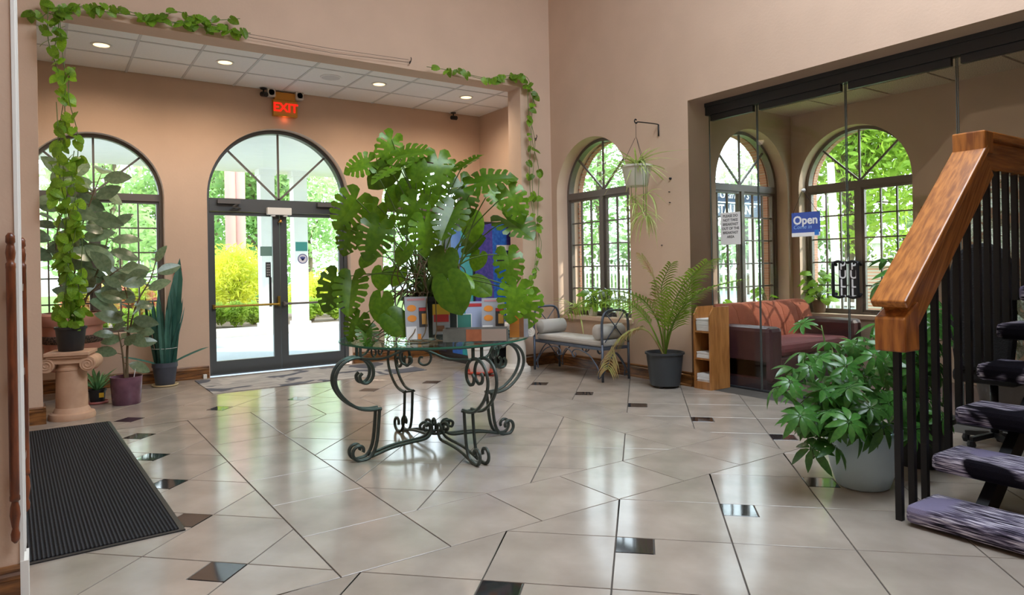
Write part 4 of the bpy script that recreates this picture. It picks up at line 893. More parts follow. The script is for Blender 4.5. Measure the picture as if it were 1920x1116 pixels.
for k in range(3):
    q = MB(); q.box(-.065 + k * .03, .0 + k * .03, -.02 + k * .012, -.014 + k * .012, .004, .15 - .012 * k); q.build('leaflet', (P_ORANGE, mat('brown_leaflet', '#9c6a48', .5), P_PAPERG)[k], cc)
# ================================================================== MATS
def rib_mat():
    M = bpy.data.materials.new('ribbed_mat'); M.use_nodes = True; N = M.node_tree.nodes; L = M.node_tree.links; b = N['Principled BSDF']
    b.inputs['Base Color'].default_value = lin('#3a3c40'); b.inputs['Roughness'].default_value = 0.95; b.inputs['Specular IOR Level'].default_value = 0.15
    tc = N.new('ShaderNodeTexCoord'); wv = N.new('ShaderNodeTexWave'); wv.bands_direction = 'X'; wv.inputs['Scale'].default_value = 19; wv.inputs['Distortion'].default_value = 0.6; wv.inputs['Detail Scale'].default_value = 8
    L.new(tc.outputs['Object'], wv.inputs['Vector']); bp = N.new('ShaderNodeBump'); bp.inputs['Strength'].default_value = 0.9; bp.inputs['Distance'].default_value = 0.01; L.new(wv.outputs['Fac'], bp.inputs['Height']); L.new(bp.outputs[0], b.inputs['Normal'])
    nz = N.new('ShaderNodeTexNoise'); nz.inputs['Scale'].default_value = 220; L.new(tc.outputs['Object'], nz.inputs['Vector'])
    mx = N.new('ShaderNodeMath'); mx.operation = 'MULTIPLY'; L.new(wv.outputs['Fac'], mx.inputs[0]); L.new(nz.outputs['Fac'], mx.inputs[1])
    rp = N.new('ShaderNodeValToRGB'); e = rp.color_ramp.elements; e[0].color = lin('#17181b'); e[1].color = lin('#484a4e'); e[1].position = 0.7; L.new(mx.outputs[0], rp.inputs[0]); L.new(rp.outputs[0], b.inputs['Base Color']); return M
mt = thing('floor_mat', 'black ribbed rubber-edged floor mat by the left wall', 'mat', (0.13, 5.15, 0.0005), 0.035)
q = MB(); q.ring(rect(-.36, .36, -1.53, 1.53), rect(-.335, .335, -1.505, 1.505), 0, .006, 'z'); q.build('rubber_edge', P_BLACK, mt)
q = MB(); q.box(-.335, .335, -1.505, 1.505, 0, .010); q.build('ribbed_carpet', rib_mat(), mt)
em = thing('entrance_mat', 'grey brush-patterned carpet mat inside the entrance doors', 'mat', (2.62, 8.02, 0.0005), 0.0)
q = MB(); q.box(-1.22, 1.22, -.52, .52, 0, .006); q.build('mat_carpet', patch_mat('entrance_mat', ('#8f8d8c', '#a8a4a0', '#b8b2ac', '#5f6068'), (1, 12, 1), 5, 2.2), em)

# ================================================================== PEDESTALS
def pedestal(label, loc, h, m, rz=0.0, r=0.118):
    t = thing('pedestal', label, 'pedestal', loc, rz); mb = MB()
    mb.lathe([(r * 1.50, 0), (r * 1.52, .025), (r * 1.45, .05), (r * 1.22, .06), (r * 1.12, .085), (r * 1.03, .10)], 32); mb.build('base', m, t, True, auto=30)
    mb = MB(); mb.lathe([(r * 1.03, .10), (r * .98, h * .72), (r * 1.03, h * .725), (r * 1.03, h * .755), (r * .97, h * .76), (r * .97, h - .10)], 32); mb.build('shaft', m, t, True, auto=30)
    mb = MB(); a = r * 1.42; mb.box(-a, a, -a, a, h - .030, h); mb.box(-a * .92, a * .92, -a * .92, a * .92, h - .05, h - .030); mb.box(-a * .95, a * .95, -a * .80, a * .80, h - .10, h - .05); mb.build('capital', m, t, bevel=0.004)
    for sx in (-1, 1):
        mb = MB(); cx, cz, rad = sx * r * 1.30, h - .105, .062
        mb.prism([(cx + rad * cos(2 * pi * k / 24), cz + rad * sin(2 * pi * k / 24)) for k in range(24)], -a * .86, a * .86, 'y')
        for yy in (-a * .86, a * .86):
            sp = spiral(cx, cz, .008, rad * .88, 0, 4.2 * pi * sx, 40); mb.tube([(x, yy, z) for x, z in sp], .0065, 6)
        mb.build('volute', m, t, True, auto=40)
    return t
P_TERRA = mat('terracotta_stone', '#c9a58a', 0.7, hex2='#b58f74', scale=7); P_WSTONE = mat('white_stone', '#ded6cc', 0.6, var=.06, scale=7)
PL = (0.178, 7.10)
pedestal('terracotta coloured ionic pedestal carrying the trailing pothos', (PL[0], PL[1], 0), 0.585, P_TERRA, -0.25)
PR = (4.64, 6.73)
pedestal('white ionic pedestal in the corner behind the glass table', (PR[0], PR[1], 0), 0.58, P_WSTONE, -0.5)

# ================================================================== POTHOS
def vine(mb, pts, k=5, r=0.0035): p = smooth_path(pts, k); mb.tube(p, r, 5); return p
def leaf_on(parent, meshes, name, p, size, rr, o, face=(-0.55, -0.8, 0.25), drop=0.75):
    out = Vector((rr.uniform(-1, 1), rr.uniform(-1, .3), rr.uniform(-.5, .5))); n = Vector(face) + Vector((rr.uniform(-.7, .7), rr.uniform(-.5, .5), rr.uniform(-.2, .6)))
    d = Vector((rr.uniform(-1, 1), rr.uniform(-.7, .2), -drop * rr.uniform(.2, 1.3))); b = Vector(p) + out * 0.03
    inst(name, rr.choice(meshes), parent, basis(b - o, d, n, size * rr.uniform(.7, 1.25)))
def pothos(label, px, py, z, vines, leaves, seed, m_pot, r=.115, h=.22, size=.095, mound=24):
    t = thing('pothos_plant', label, 'plant', (px, py, z)); o = Vector((px, py, z)); rr = random.Random(seed)
    potmesh('pot', m_pot, r * .8, r, h, t, .006, .02); mb = MB()
    for pts, n in vines:
        path = vine(mb, [Vector(p) - o for p in pts], 6); N_ = len(path)
        for k in range(n):
            s = rr.uniform(0.02, 1) * (N_ - 1); i = min(N_ - 2, int(s)); leaf_on(t, POT, 'leaf', path[i].lerp(path[i + 1], s - i) + o, size, rr, o)
    mb.build('vines', P_STEM, t, True)
    for k in range(mound):
        a = rr.uniform(0, 6.28); q = rr.uniform(.02, r * 1.25); leaf_on(t, POT, 'leaf', o + Vector((cos(a) * q, sin(a) * q, h + rr.uniform(0, .22))), size * .9, rr, o)
    return t
rr = random.Random(5)
YV = YH - 0.07
def up_vine(x0, y0, z0, x1, z1, seed, jit=.05):
    r_ = random.Random(seed); pts = [(x0, y0, z0)]
    for k in range(1, 8): s = k / 8; pts.append((x0 + (x1 - x0) * s + r_.uniform(-jit, jit), y0 + (YV - 0.06 - y0) * min(1, s * 1.3) + r_.uniform(-.03, .03), z0 + (z1 - z0) * s))
    pts.append((x1, YV - .02, z1)); return pts
zb = 0.59 + 0.2
VL = []
for k, (x1, z1, n) in enumerate(((.06, 3.54, 36), (.13, 3.52, 34), (.20, 3.0, 24), (.10, 2.7, 22), (.22, 2.3, 24), (.05, 2.2, 22), (.24, 1.9, 22))):
    VL.append((up_vine(PL[0] + rr.uniform(-.05, .05), PL[1] + rr.uniform(-.05, .05), zb, x1, z1, 30 + k), n))
def on_header(px, py): p = on_y(px, py, YV); return (p.x, p.y, p.z)
VL.append(([on_header(100, 60), on_header(120, 15), on_header(200, 22), on_header(260, 30), on_header(330, 42), on_header(400, 55), on_header(470, 62)], 34))
VL.append(([on_header(95, 45), on_header(150, 12), on_header(230, 18), on_header(300, 42), on_header(380, 42), on_header(440, 60)], 30))
VL.append(([on_header(100, 100), on_header(110, 40), on_header(90, 25), on_header(72, 35), on_header(56, 18)], 6))
VL.append(([on_header(290, 38), on_header(330, 22), on_header(360, 32), on_header(395, 38), on_header(450, 35)], 12))
pothos('trailing pothos in a black pot climbing from the terracotta pedestal along the beam', PL[0], PL[1], 0.5855, VL, 0, 8, P_BLACK, .118, .21, .076, 30)
VR = []
for k, (a, b_, n) in enumerate(((4.98, 3.5, 16), (5.06, 3.45, 12), (5.02, 3.1, 8))):
    r_ = random.Random(70 + k); pts = [(PR[0] + r_.uniform(-.04, .04), PR[1] - .02, .80), (4.86, PR[1] - .05, 1.1), (5.05 + .04 * k, YV - .05, 1.5)]
    for s in range(1, 7): pts.append((5.08 + r_.uniform(-.05, .06) + (a - 5.08) * s / 6, YV - .01 + r_.uniform(-.02, .01), 1.5 + (b_ - 1.5) * s / 6))
    VR.append((pts, n))
VR.append(([on_header(1000, 190), on_header(988, 145), on_header(950, 142), on_header(905, 148), on_header(860, 135), on_header(800, 125), ], 26))
VR.append(([on_header(1005, 200), on_header(980, 150), on_header(930, 150), on_header(880, 140)], 12))
pothos('thin pothos vine climbing the pier above the white pedestal', PR[0], PR[1], 0.5805, VR, 0, 9, mat('cream_pot', '#cfc4b4', .6), .12, .2, .075, 14)

# ================================================================== RUBBER PLANTS
def rubber(label, loc, stems, n, size, seed, parts, px_leaves=None, m=RUB):
    t = thing('rubber_plant', label, 'plant', loc); o = Vector(loc); rr = random.Random(seed); parts(t); sb = MB()
    for pts, nl in stems:
        path = smooth_path([Vector(p) for p in pts], 6); N_ = len(path); sb.tube(path, [0.011 * (1 - .6 * i / (N_ - 1)) for i in range(N_)], 7)
        for k in range(nl):
            s = (0.32 + .68 * k / max(1, nl - 1)) * (N_ - 1); i = min(N_ - 2, int(s)); p = path[i].lerp(path[i + 1], s - i); a = k * 2.4 + rr.uniform(-.4, .4)
            d = Vector((cos(a), sin(a) * .6, rr.uniform(-.6, .6) + (.6 if k >= nl - 2 else 0))).normalized(); e = p + d * 0.045
            sb.tube([p, e], .0035, 4, False); nrm = Vector((rr.uniform(-.7, .1), -1.0 + rr.uniform(-.4, .3), rr.uniform(.1, .9)))
            inst('leaf', rr.choice(m), t, basis(e, d, nrm, size * rr.uniform(.75, 1.15)))
    sb.build('stem', P_STEMB, t, True); return t
def pots_purple(t):
    P = mat('purple_glazed_pot', '#7b5566', 0.25, hex2='#5e3d50', scale=9); potmesh('pot', P, .122, .142, .265, t, .0, .02, lip=False)
    c = MB(); c.tube([(0.06, -.03, .24), (.075, -.035, .33)], .004, 5); c.build('plant_label', P_PAPERW, t)
rubber('young rubber plant in a purple glazed pot', (0.63, 7.52, 0), [([(0, 0, .22), (.01, 0, .5), (.02, -.01, .75), (.03, 0, .95), (.0, .02, 1.12)], 14), ([(.01, .01, .22), (.02, .0, .6), (.10, .02, .95), (.22, .02, 1.18), (.27, .03, 1.35)], 12), ([(-.01, 0, .22), (-.03, .0, .5), (-.06, .0, .7)], 6)], 0, .215, 3, pots_purple)
def pots_terra(t):
    q = MB(); q.box(-.10, .10, -.10, .10, 0, .30); q.build('stand', P_BLACK, t)
    P = mat('pink_terracotta', '#c98d7c', 0.6, var=.12, scale=7); q = MB(); q.lathe([(.20, .30), (.215, .31), (.232, .42), (.245, .56), (.25, .57), (.262, .74), (.29, .75), (.315, .80), (.31, .85), (.285, .87), (.26, .87), (.26, .82)], 36); q.build('planter', P, t, True, auto=35)
    q = MB(); q.lathe([(.246, .57), (.2555, .575), (.2615, .645), (.257, .65)], 36); q.build('carved_band', mat('speckled_band', '#6d5648', .8, hex2='#2e2420', scale=70, sharp=(.45, .55)), t, True)
    q = MB(); q.lathe([(.26, .82), (.1, .83), (.001, .83)], 24); q.build('soil', P_SOIL, t)
rubber('tall rubber plant in a pink terracotta planter before the arched window', (0.22, 8.12, 0), [([(0, 0, .8), (.02, .0, 1.2), (.06, -.02, 1.6), (.16, -.03, 1.95), (.26, -.02, 2.25)], 20), ([(-.05, 0, .8), (-.10, 0, 1.2), (-.12, .0, 1.6), (-.05, .02, 1.95), (.02, .02, 2.2)], 18), ([(.05, -.02, .8), (.15, -.05, 1.1), (.26, -.06, 1.4), (.33, -.05, 1.7)], 14), ([(0.0, -.05, .8), (.10, -.12, 1.0), (.28, -.2, 1.2), (.40, -.22, 1.30)], 11)], 0, .29, 4, pots_terra)

# snake plant and small aloe
sn = thing('snake_plant', 'snake plant in a slate grey pot beside the entrance door', 'plant', (1.08, 8.42, 0))
potmesh('pot', mat('slate_pot', '#474b57', 0.5, var=.2, scale=9), .098, .126, .245, sn, .004, .05, z=.016)
q = MB(); q.lathe([(.11, 0), (.13, .004), (.135, .02), (.125, .02), (.12, .012), (.001, .012)], 28); q.build('saucer', mat('cream_saucer', '#c9b48a', .5), sn, True)
rr = random.Random(12)
for k in range(30):
    a = rr.uniform(0, 6.28); q_ = rr.uniform(.01, .085); h = rr.uniform(.45, .85); d = Vector((cos(a) * rr.uniform(.02, .30), sin(a) * rr.uniform(.02, .22), 1))
    inst('leaf', rr.choice(SNK), sn, basis((cos(a) * q_, sin(a) * q_, .22), d, (cos(a), sin(a), 0.05), h))
for dx, h in ((.085, 1.2), (.12, .86), (.03, .95)): inst('leaf', SNK[0], sn, basis((.06, -.02, .22), (dx, 0, 1), (-.3, -1, .05), h, h * 1.3))
for a, h in ((-.25, .40), (.2, .42)): inst('leaf', SNK[1], sn, basis((a * .3, -.05, .24), (a * 3, -.2, .35), (0, -.3, 1), h, h * 2))
q = MB(); q.tube([(.13 * cos(2 * pi * k / 24), .13 * sin(2 * pi * k / 24), .42) for k in range(25)], .0025, 5, False); q.build('support_ring', P_CEILGRID, sn)
al = thing('aloe_plant', 'small aloe in a black pot with a pink saucer beside the pedestal', 'plant', (0.40, 7.72, 0))
potmesh('pot', P_BLACK, .062, .076, .12, al, .004, .015, z=.018); q = MB(); q.lathe([(.08, 0), (.092, .004), (.095, .026), (.088, .026), (.083, .016), (.001, .016)], 24); q.build('saucer', mat('pink_saucer', '#a8605a', .5), al, True)
q = MB(); q.box(.01, .05, -.0765, -.070, .065, .108); q.build('yellow_label', mat('yellow_label', '#d8a81e', .5), al)
spray(al, ALO, 'leaf', 22, (0, 0, .12), .26, 5, (.45, .98))

# white pot with a red saucer beside the white pedestal
wp = thing('potted_plant', 'white pot with a red saucer standing before the vending machine', 'plant', (4.22, 6.88, 0))
potmesh('pot', P_WHITE, .115, .15, .30, wp, .006, .03, z=.02); q = MB(); q.lathe([(.14, 0), (.165, .005), (.17, .035), (.16, .035), (.15, .018), (.001, .018)], 28); q.build('saucer', mat('red_saucer', '#b8452f', .5), wp, True)
rr = random.Random(31); sb = MB()
for k in range(16):
    a = rr.uniform(0, 6.28); e = Vector((cos(a) * rr.uniform(.05, .15) - .04, sin(a) * rr.uniform(.05, .15), rr.uniform(.42, .68))); sb.tube(smooth_path([(0, 0, .28), (e.x * .3, e.y * .3, .45), e], 4), .004, 5); inst('leaf', rr.choice(BRI), wp, basis(e, (cos(a), sin(a), -.4), (-.4, -.6, .7), .12))
sb.build('stem', P_STEM, wp, True)

# ================================================================== VENDING MACHINE
vm = thing('vending_machine', 'blue and purple drinks vending machine behind the monstera', 'vending machine', (4.86, 7.88, 0))
q = MB(); q.box(-.40, .34, -.50, .47, .08, 1.83); q.build('body', mat('machine_black', '#1d1e24', .4), vm, bevel=.01)
q = MB(); q.box(-.38, .32, -.46, .44, 0, .08); q.build('plinth', P_BLACK, vm)
P_DROP = mat('purple_bubble_print', '#5a4a9c', .25, hex2='#3d3f86', scale=26, bump=.5, bscale=42); P_DROPB = mat('blue_bubble_print', '#2f6fc0', .25, hex2='#2050a0', scale=26, bump=.5, bscale=42)
q = MB(); q.prism([(-.38, .45), (-.10, .45), (-.12, 1.81), (-.38, 1.76)], -.512, -.50, 'y'); q.build('graphic_panel', P_DROP, vm)
q = MB(); q.prism([(-.10, .45), (.12, .45), (.10, 1.80), (-.12, 1.81)], -.512, -.50, 'y'); q.build('graphic_panel', P_DROPB, vm)
q = MB(); q.prism([(.12, .45), (.32, .45), (.32, 1.74), (.10, 1.80)], -.512, -.50, 'y'); q.build('graphic_panel', mat('indigo_print', '#3a3488', .25, hex2='#2a2668', scale=26), vm)
q = MB(); q.box(-.06, .20, -.53, -.512, 1.46, 1.53); q.build('coin_plate', mat('cream_plate', '#d6cfc0', .4), vm); q = MB(); q.box(-.05, .18, -.516, -.510, 1.27, 1.44); q.build('slot', P_BLACK, vm)
q = MB(); q.box(-.30, .24, -.516, -.508, .16, .38); q.build('delivery_flap', P_BLACKMETAL, vm)
# side wrap
for (y0, y1, z0, z1, h) in ((-.48, -.20, .12, 1.78, '#1fa6b4'), (-.20, .06, .12, 1.78, '#2f6fd0'), (.06, .24, .30, 1.5, '#b9e02c'), (.24, .44, .12, 1.78, '#242a4a')):
    q = MB(); q.box(-.406, -.40, y0, y1, z0, z1); q.build('side_graphic', mat('wrap' + h, h, .3, var=.2, scale=18), vm)

# ================================================================== BENCH
bx0, bx1, by0, by1 = 4.88, 5.26, 5.46, 6.68
be = thing('bench', 'iron bench with grey cushion and two bolsters under the arched window', 'bench', ((bx0 + bx1) / 2, (by0 + by1) / 2, 0)); hx, hy = (bx1 - bx0) / 2, (by1 - by0) / 2
q = MB(); q.box(-hx, hx, -hy, hy, .335, .365); q.build('seat_frame', P_BENCHIRON, be)
for sy in (-1, 1):
    for sx in (-1, 1):
        q = MB(); q.tube([(sx * hx, sy * hy, 0), (sx * hx, sy * hy, .40)], .014, 8); q.build('leg', P_BENCHIRON, be, True)
    q = MB(); q.tube(smooth_path([(-hx, sy * hy, .40), (-hx, sy * hy, .62), (-hx + .03, sy * hy, .72), (-hx + .09, sy * hy, .755), (0, sy * hy, .76), (hx - .09, sy * hy, .755), (hx - .03, sy * hy, .72), (hx, sy * hy, .62), (hx, sy * hy, .40)], 5), .014, 8); q.build('arm', P_BENCHIRON, be, True)
    q = MB(); q.tube([(-hx + .04, sy * hy, .42), (hx - .05, sy * hy, .74)], .006, 6); q.tube([(hx - .04, sy * hy, .42), (-hx + .05, sy * hy, .74)], .006, 6)
    q.lathe([(.0, -.022), (.022, 0), (.0, .022)], 8, (0, sy * hy, .58)); q.build('cross_rods', P_BENCHIRON, be, True)
    q = MB(); q.tube(smooth_path([(-hx + .01, sy * hy, .08), (-hx + .10, sy * hy, .22), (0, sy * hy, .30), (hx - .10, sy * hy, .22), (hx - .01, sy * hy, .08)], 6), .007, 6); q.build('side_arc', P_BENCHIRON, be, True)
for xx in (-hx, hx):
    q = MB()
    for sy in (-1, 1):
        q.tube(smooth_path([(xx, sy * (hy - .02), .06), (xx, sy * (hy - .07), .03), (xx, sy * (hy - .06), .10), (xx, sy * (hy - .10), .17), (xx, sy * (hy - .22), .27), (xx, sy * (hy - .38), .315), (xx, sy * .13, .30), (xx, sy * .10, .25), (xx, sy * .14, .225), (xx, sy * .17, .255), (xx, sy * .15, .275)], 5), .007, 6)
    q.tube(smooth_path([(xx, -.14, .225), (xx, -.07, .29), (xx, 0, .31), (xx, .07, .24), (xx, .14, .225)], 5), .007, 6); q.build('apron_scroll', P_BENCHIRON, be, True)
P_CUSH = mat('grey_canvas', '#b7b3ae', 0.9, var=.08, scale=6, bump=.2, bscale=150)
q = MB(); q.box(-hx + .015, hx - .015, -hy + .03, hy - .03, .366, .440); q.build('seat_cushion', P_CUSH, be, bevel=.022)
for sy in (-1, 1):
    q = MB(); pts = [(-hx + .01, sy * (hy - .10), .525), (-hx + .022, sy * (hy - .10), .525), (hx - .022, sy * (hy - .10), .525), (hx - .01, sy * (hy - .10), .525)]; q.tube(pts, [.072, .084, .084, .072], 24); o = q.build('bolster', P_CUSH, be, True, auto=50)

# sill plants
def sill_pot(label, p, r, h, m, kind, seed, name='sill_plant', L=.2, n=20):
    t = thing(name, label, 'plant', p); potmesh('pot', m, r * .75, r, h, t, .004, .012, n=20); rr = random.Random(seed)
    if kind == 'spider': spray(t, SPD, 'leaf', n, (0, 0, h), L, seed, (.1, .8))
    else:
        sb = MB()
        for k in range(n):
            a = rr.uniform(0, 6.28); e = Vector((cos(a) * rr.uniform(.02, L * .7), sin(a) * rr.uniform(.02, L * .7), h + rr.uniform(.0, L))); sb.tube(smooth_path([(0, 0, h - .02), (e.x * .4, e.y * .4, h + .02 + (e.z - h) * .6), e], 4), .003, 5)
            inst('leaf', rr.choice(kind), t, basis(e, (cos(a), sin(a), rr.uniform(-.6, .3)), (rr.uniform(-.8, .1), rr.uniform(-.8, .2), .8), .09 * rr.uniform(.8, 1.4)))
        sb.build('stem', P_STEM, t, True)
    return t
SX, SZ = XW + 0.09, 0.633
def sp_(px): return (SX, on_x(px, 600, SX).y, SZ)
sill_pot('spider plant with striped leaves on the bench window sill', sp_(1082), .06, .09, mat('tan_pot', '#b59a78', .6), 'spider', 41, L=.30, n=30)
sill_pot('green pothos in a white pot on the bench window sill', sp_(1112), .065, .11, P_WHITE, POT, 42, L=.24, n=26)
sill_pot('dark leafy plant in a slate pot on the bench window sill', sp_(1140), .06, .11, MATS['slate_pot'], [RUB[0], POT[0]], 43, L=.24, n=22)
sill_pot('pale spider plant on the sill behind the bench arm', sp_(1164), .055, .08, P_WHITE, 'spider', 44, L=.22, n=20)

# ================================================================== PALM
PP = (5.185, 4.86)
pa = thing('palm_plant', 'parlour palm in a black floor pot beside the bench', 'plant', (PP[0], PP[1], 0)); PO = Vector((PP[0], PP[1], 0))
q = MB(); 
for k in range(4): a = k * pi / 2 + .4; q.lathe([(.02, 0), (.02, .022)], 8, (cos(a) * .11, sin(a) * .11, 0))
q.build('castors', P_BLACK, pa)
potmesh('pot', mat('charcoal_pot', '#35393d', .5), .150, .188, .335, pa, .010, .02, z=.022)
FR = [([(1243, 655), (1240, 590), (1227, 525), (1203, 480)], 5.02, P_PALMDRY, .19, 30, .3), ([(1248, 655), (1256, 600), (1278, 540), (1328, 490)], 5.02, P_PALM, .24, 34, .25), ([(1250, 655), (1266, 600), (1312, 548), (1392, 524)], 5.00, P_PALM, .13, 26, .3),
      ([(1238, 655), (1212, 598), (1160, 562), (1078, 582)], 4.98, P_PALM, .20, 32, .6), ([(1236, 655), (1216, 622), (1182, 622), (1152, 650), (1140, 692)], 4.80, P_PALMDRY, .20, 30, .5), ([(1245, 655), (1232, 600), (1195, 556), (1125, 548), (1062, 590)], 5.05, P_PALM, .20, 30, .7),
      ([(1250, 655), (1258, 615), (1282, 570), (1300, 510)], 5.10, P_PALM, .20, 28, .3), ([(1244, 655), (1246, 600), (1240, 540), (1258, 495)], 5.12, P_PALM, .16, 24, .3)]
for k, (pts, X_, m_, L_, n_, dk) in enumerate(FR):
    P3 = [Vector((0, 0, .30))]
    for i, (x, y) in enumerate(pts[1:]):
        f_ = (i + 1) / (len(pts) - 1); P3.append(on_x(x, y, PP[0] + (X_ - PP[0]) * f_) - PO)
    frond(P3, pa, m_, L_ * 1.3, int(n_ * .85), .017, dk, 50 + k)
q = MB(); q.lathe([(0, -.016), (.016, 0), (0, .016)], 10, (-.12, -.06, .335)); q.lathe([(0, -.014), (.014, 0), (0, .014)], 10, (-.09, -.08, .335)); q.build('red_ornament', mat('red_gloss', '#c41f24', .3), pa, True)

# ================================================================== HANGING SPIDER PLANT
hk = on_x(1192, 228, 5.06); HY = hk.y; HZ = hk.z
wbk = thing('wall_bracket', 'black iron hook bracket on the wall beside the arched window', 'bracket', (XW, HY, HZ - .10))
q = MB(); q.tube([(-.008, 0, -.02), (-.008, 0, .10)], .008, 8); q.tube(smooth_path([(-.008, 0, .09), (-.03, 0, .105), (-.30, 0, .10), (-.325, 0, .085), (-.345, 0, .085), (-.358, 0, .105), (-.345, 0, .125), (-.33, 0, .115)], 4), .006, 8); q.build('hook_arm', P_BLACKMETAL, wbk, True)
HP = Vector((5.06, HY, 2.055)); hp = thing('hanging_spider_plant', 'spider plant in a white hanging pot on the wall bracket', 'plant', HP)
potmesh('pot', mat('ivory_pot', '#d9d5cb', .5), .115, .155, .215, hp, .008, .02)
q = MB()
for k in range(3): a = 2 * pi * k / 3 + .3; q.tube([(cos(a) * .15, sin(a) * .15, .215), (cos(a) * .01, sin(a) * .01, .50)], .0022, 5)
q.tube([(0, 0, .50), (0, 0, HZ - HP.z - .005)], .0022, 5); q.build('hanger', P_BLACKMETAL, hp, True)
spray(hp, SPD, 'leaf', 70, (0, 0, .20), .34, 61, (.05, .85), sc=(.55, 1.1))
rr = random.Random(63); q = MB()
for k, (dx, dy, dz, L_) in enumerate(((.02, -.20, -.10, .2), (.0, -.17, -.28, .22), (-.04, -.24, -.33, .2), (.02, .02, -.12, .18), (-.1, -.16, -.2, .18))):
    e = Vector((dx - .08, dy, dz)); q.tube(smooth_path([(0, 0, .22), (e.x * .8, e.y * .8, .24), (e.x, e.y, .1), e], 5), .003, 5); spray(hp, SPD, 'leaf', 14, e, L_, 64 + k, (-.9, .5))
q.build('runners', P_STEM, hp, True)
for px, py in ((1258, 335), (1256, 360), (1257, 380), (1242, 460)):
    p = on_x(px, py, XW); t = MB(); t.tube([(0, 0, 0), (-.02, 0, 0)], .012 if py < 340 else .005, 8); o = t.build('wall_screw', P_BLACKMETAL, None, True, loc=(XW, p.y, p.z)); tag(o, 'large dark bolt in the wall right of the hanging plant', 'screw') if py < 340 else tag(o, 'small dark screw head in the wall right of the hanging plant', 'screw', 'screws in the right wall')

# ================================================================== BROCHURE SHELF
sh = thing('brochure_shelf', 'narrow oak brochure shelf with three compartments of leaflets', 'shelf', (5.505, 4.53, 0)); W2, Dp, H2 = .105, .145, .815
for sy in (-1, 1):
    q = MB(); q.prism([(-Dp, 0), (Dp, 0), (Dp, H2), (-Dp + .06, H2), (-Dp, H2 - .08)], sy * W2 - (.016 if sy > 0 else 0), sy * W2 + (0 if sy > 0 else .016), 'y'); q.build('side_panel', P_SHELFWOOD, sh)
q = MB(); q.box(Dp - .012, Dp, -W2 + .016, W2 - .016, 0, H2 - .02); q.build('back_panel', P_SHELFWOOD, sh)
for z in (.0, .02 + .27, .02 + .54):
    q = MB(); q.box(-Dp + .004, Dp - .012, -W2 + .016, W2 - .016, z + (.05 if z == 0 else 0), z + .016 + (.05 if z == 0 else 0)); q.build('shelf_board', P_SHELFWOOD, sh)
q = MB(); q.box(-Dp + .002, -Dp + .014, -W2 + .016, W2 - .016, 0, .075); q.build('kick_board', P_SHELFWOOD, sh)
for k, (z, h) in enumerate(((.068, .085), (.308, .06), (.578, .12))):
    t = thing('leaflet_stack', ('stack of white leaflets in the bottom compartment of the oak shelf', 'stack of white leaflets in the middle compartment of the oak shelf', 'stack of white leaflets in the top compartment of the oak shelf')[k], 'leaflets', (5.48, 4.53, z))
    for j in range(int(h / .012)):
        q = MB(); o_ = R.uniform(-.004, .004); q.box(-.105 + o_, .10, -.078, .078, j * .012, j * .012 + .0105); q.build('leaflet', P_PAPERW, t)

# ================================================================== SOFA
so = thing('sofa', 'rust red channel-back sofa with maroon arms behind the glass wall', 'sofa', (6.60, 4.46, 0))
P_RUST = mat('rust_fabric', '#97492f', 0.9, var=.12, scale=14, bump=.5, bscale=120); P_MAROON = mat('maroon_vinyl', '#4a282d', 0.45, var=.15, scale=8); P_DKSIDE = mat('dark_sofa_side', '#3a2c33', 0.5)
q = MB(); q.box(-.84, .84, -.38, .40, .0, .10); q.build('plinth', P_DKSIDE, so)
q = MB(); q.box(-.84, .84, -.40, .42, .10, .30); q.build('base', P_MAROON, so, bevel=.02)
for sx in (-1, 1):
    q = MB(); q.box(sx * .84 - (.22 if sx > 0 else 0), sx * .84 + (.22 if sx < 0 else 0), -.42, .42, .06, .61); q.build('armrest', P_MAROON, so, bevel=.045)
q = MB(); q.box(-.62, .62, -.40, .25, .30, .43); q.build('seat_cushion', mat('red_fabric', '#78343a', .85, var=.1, scale=10), so, bevel=.05)
for k in range(6):
    x0 = -.80 + k * 1.60 / 6; q = MB(); w_ = 1.6 / 6
    prof = [(.12, .36), (.15, .60), (.19, .74), (.25, .80), (.33, .81), (.40, .76), (.42, .62), (.42, .30), (.16, .30)]
    secs = [(x0 + .002, .985), (x0 + .02, 1.0), (x0 + w_ / 2, 1.012), (x0 + w_ - .02, 1.0), (x0 + w_ - .002, .985)]; vs = []; n_ = len(prof); fs = []
    for x, s in secs: vs += [(x, .28 + (p[0] - .28) * s, .5 + (p[1] - .5) * s) for p in prof]
    for i in range(len(secs) - 1):
        for j in range(n_): fs.append((i * n_ + j, i * n_ + (j + 1) % n_, (i + 1) * n_ + (j + 1) % n_, (i + 1) * n_ + j))
    fs += [tuple(range(n_ - 1, -1, -1)), tuple((len(secs) - 1) * n_ + j for j in range(n_))]; q.add(vs, fs); q.build('back_channel', P_RUST, so, True, auto=50)

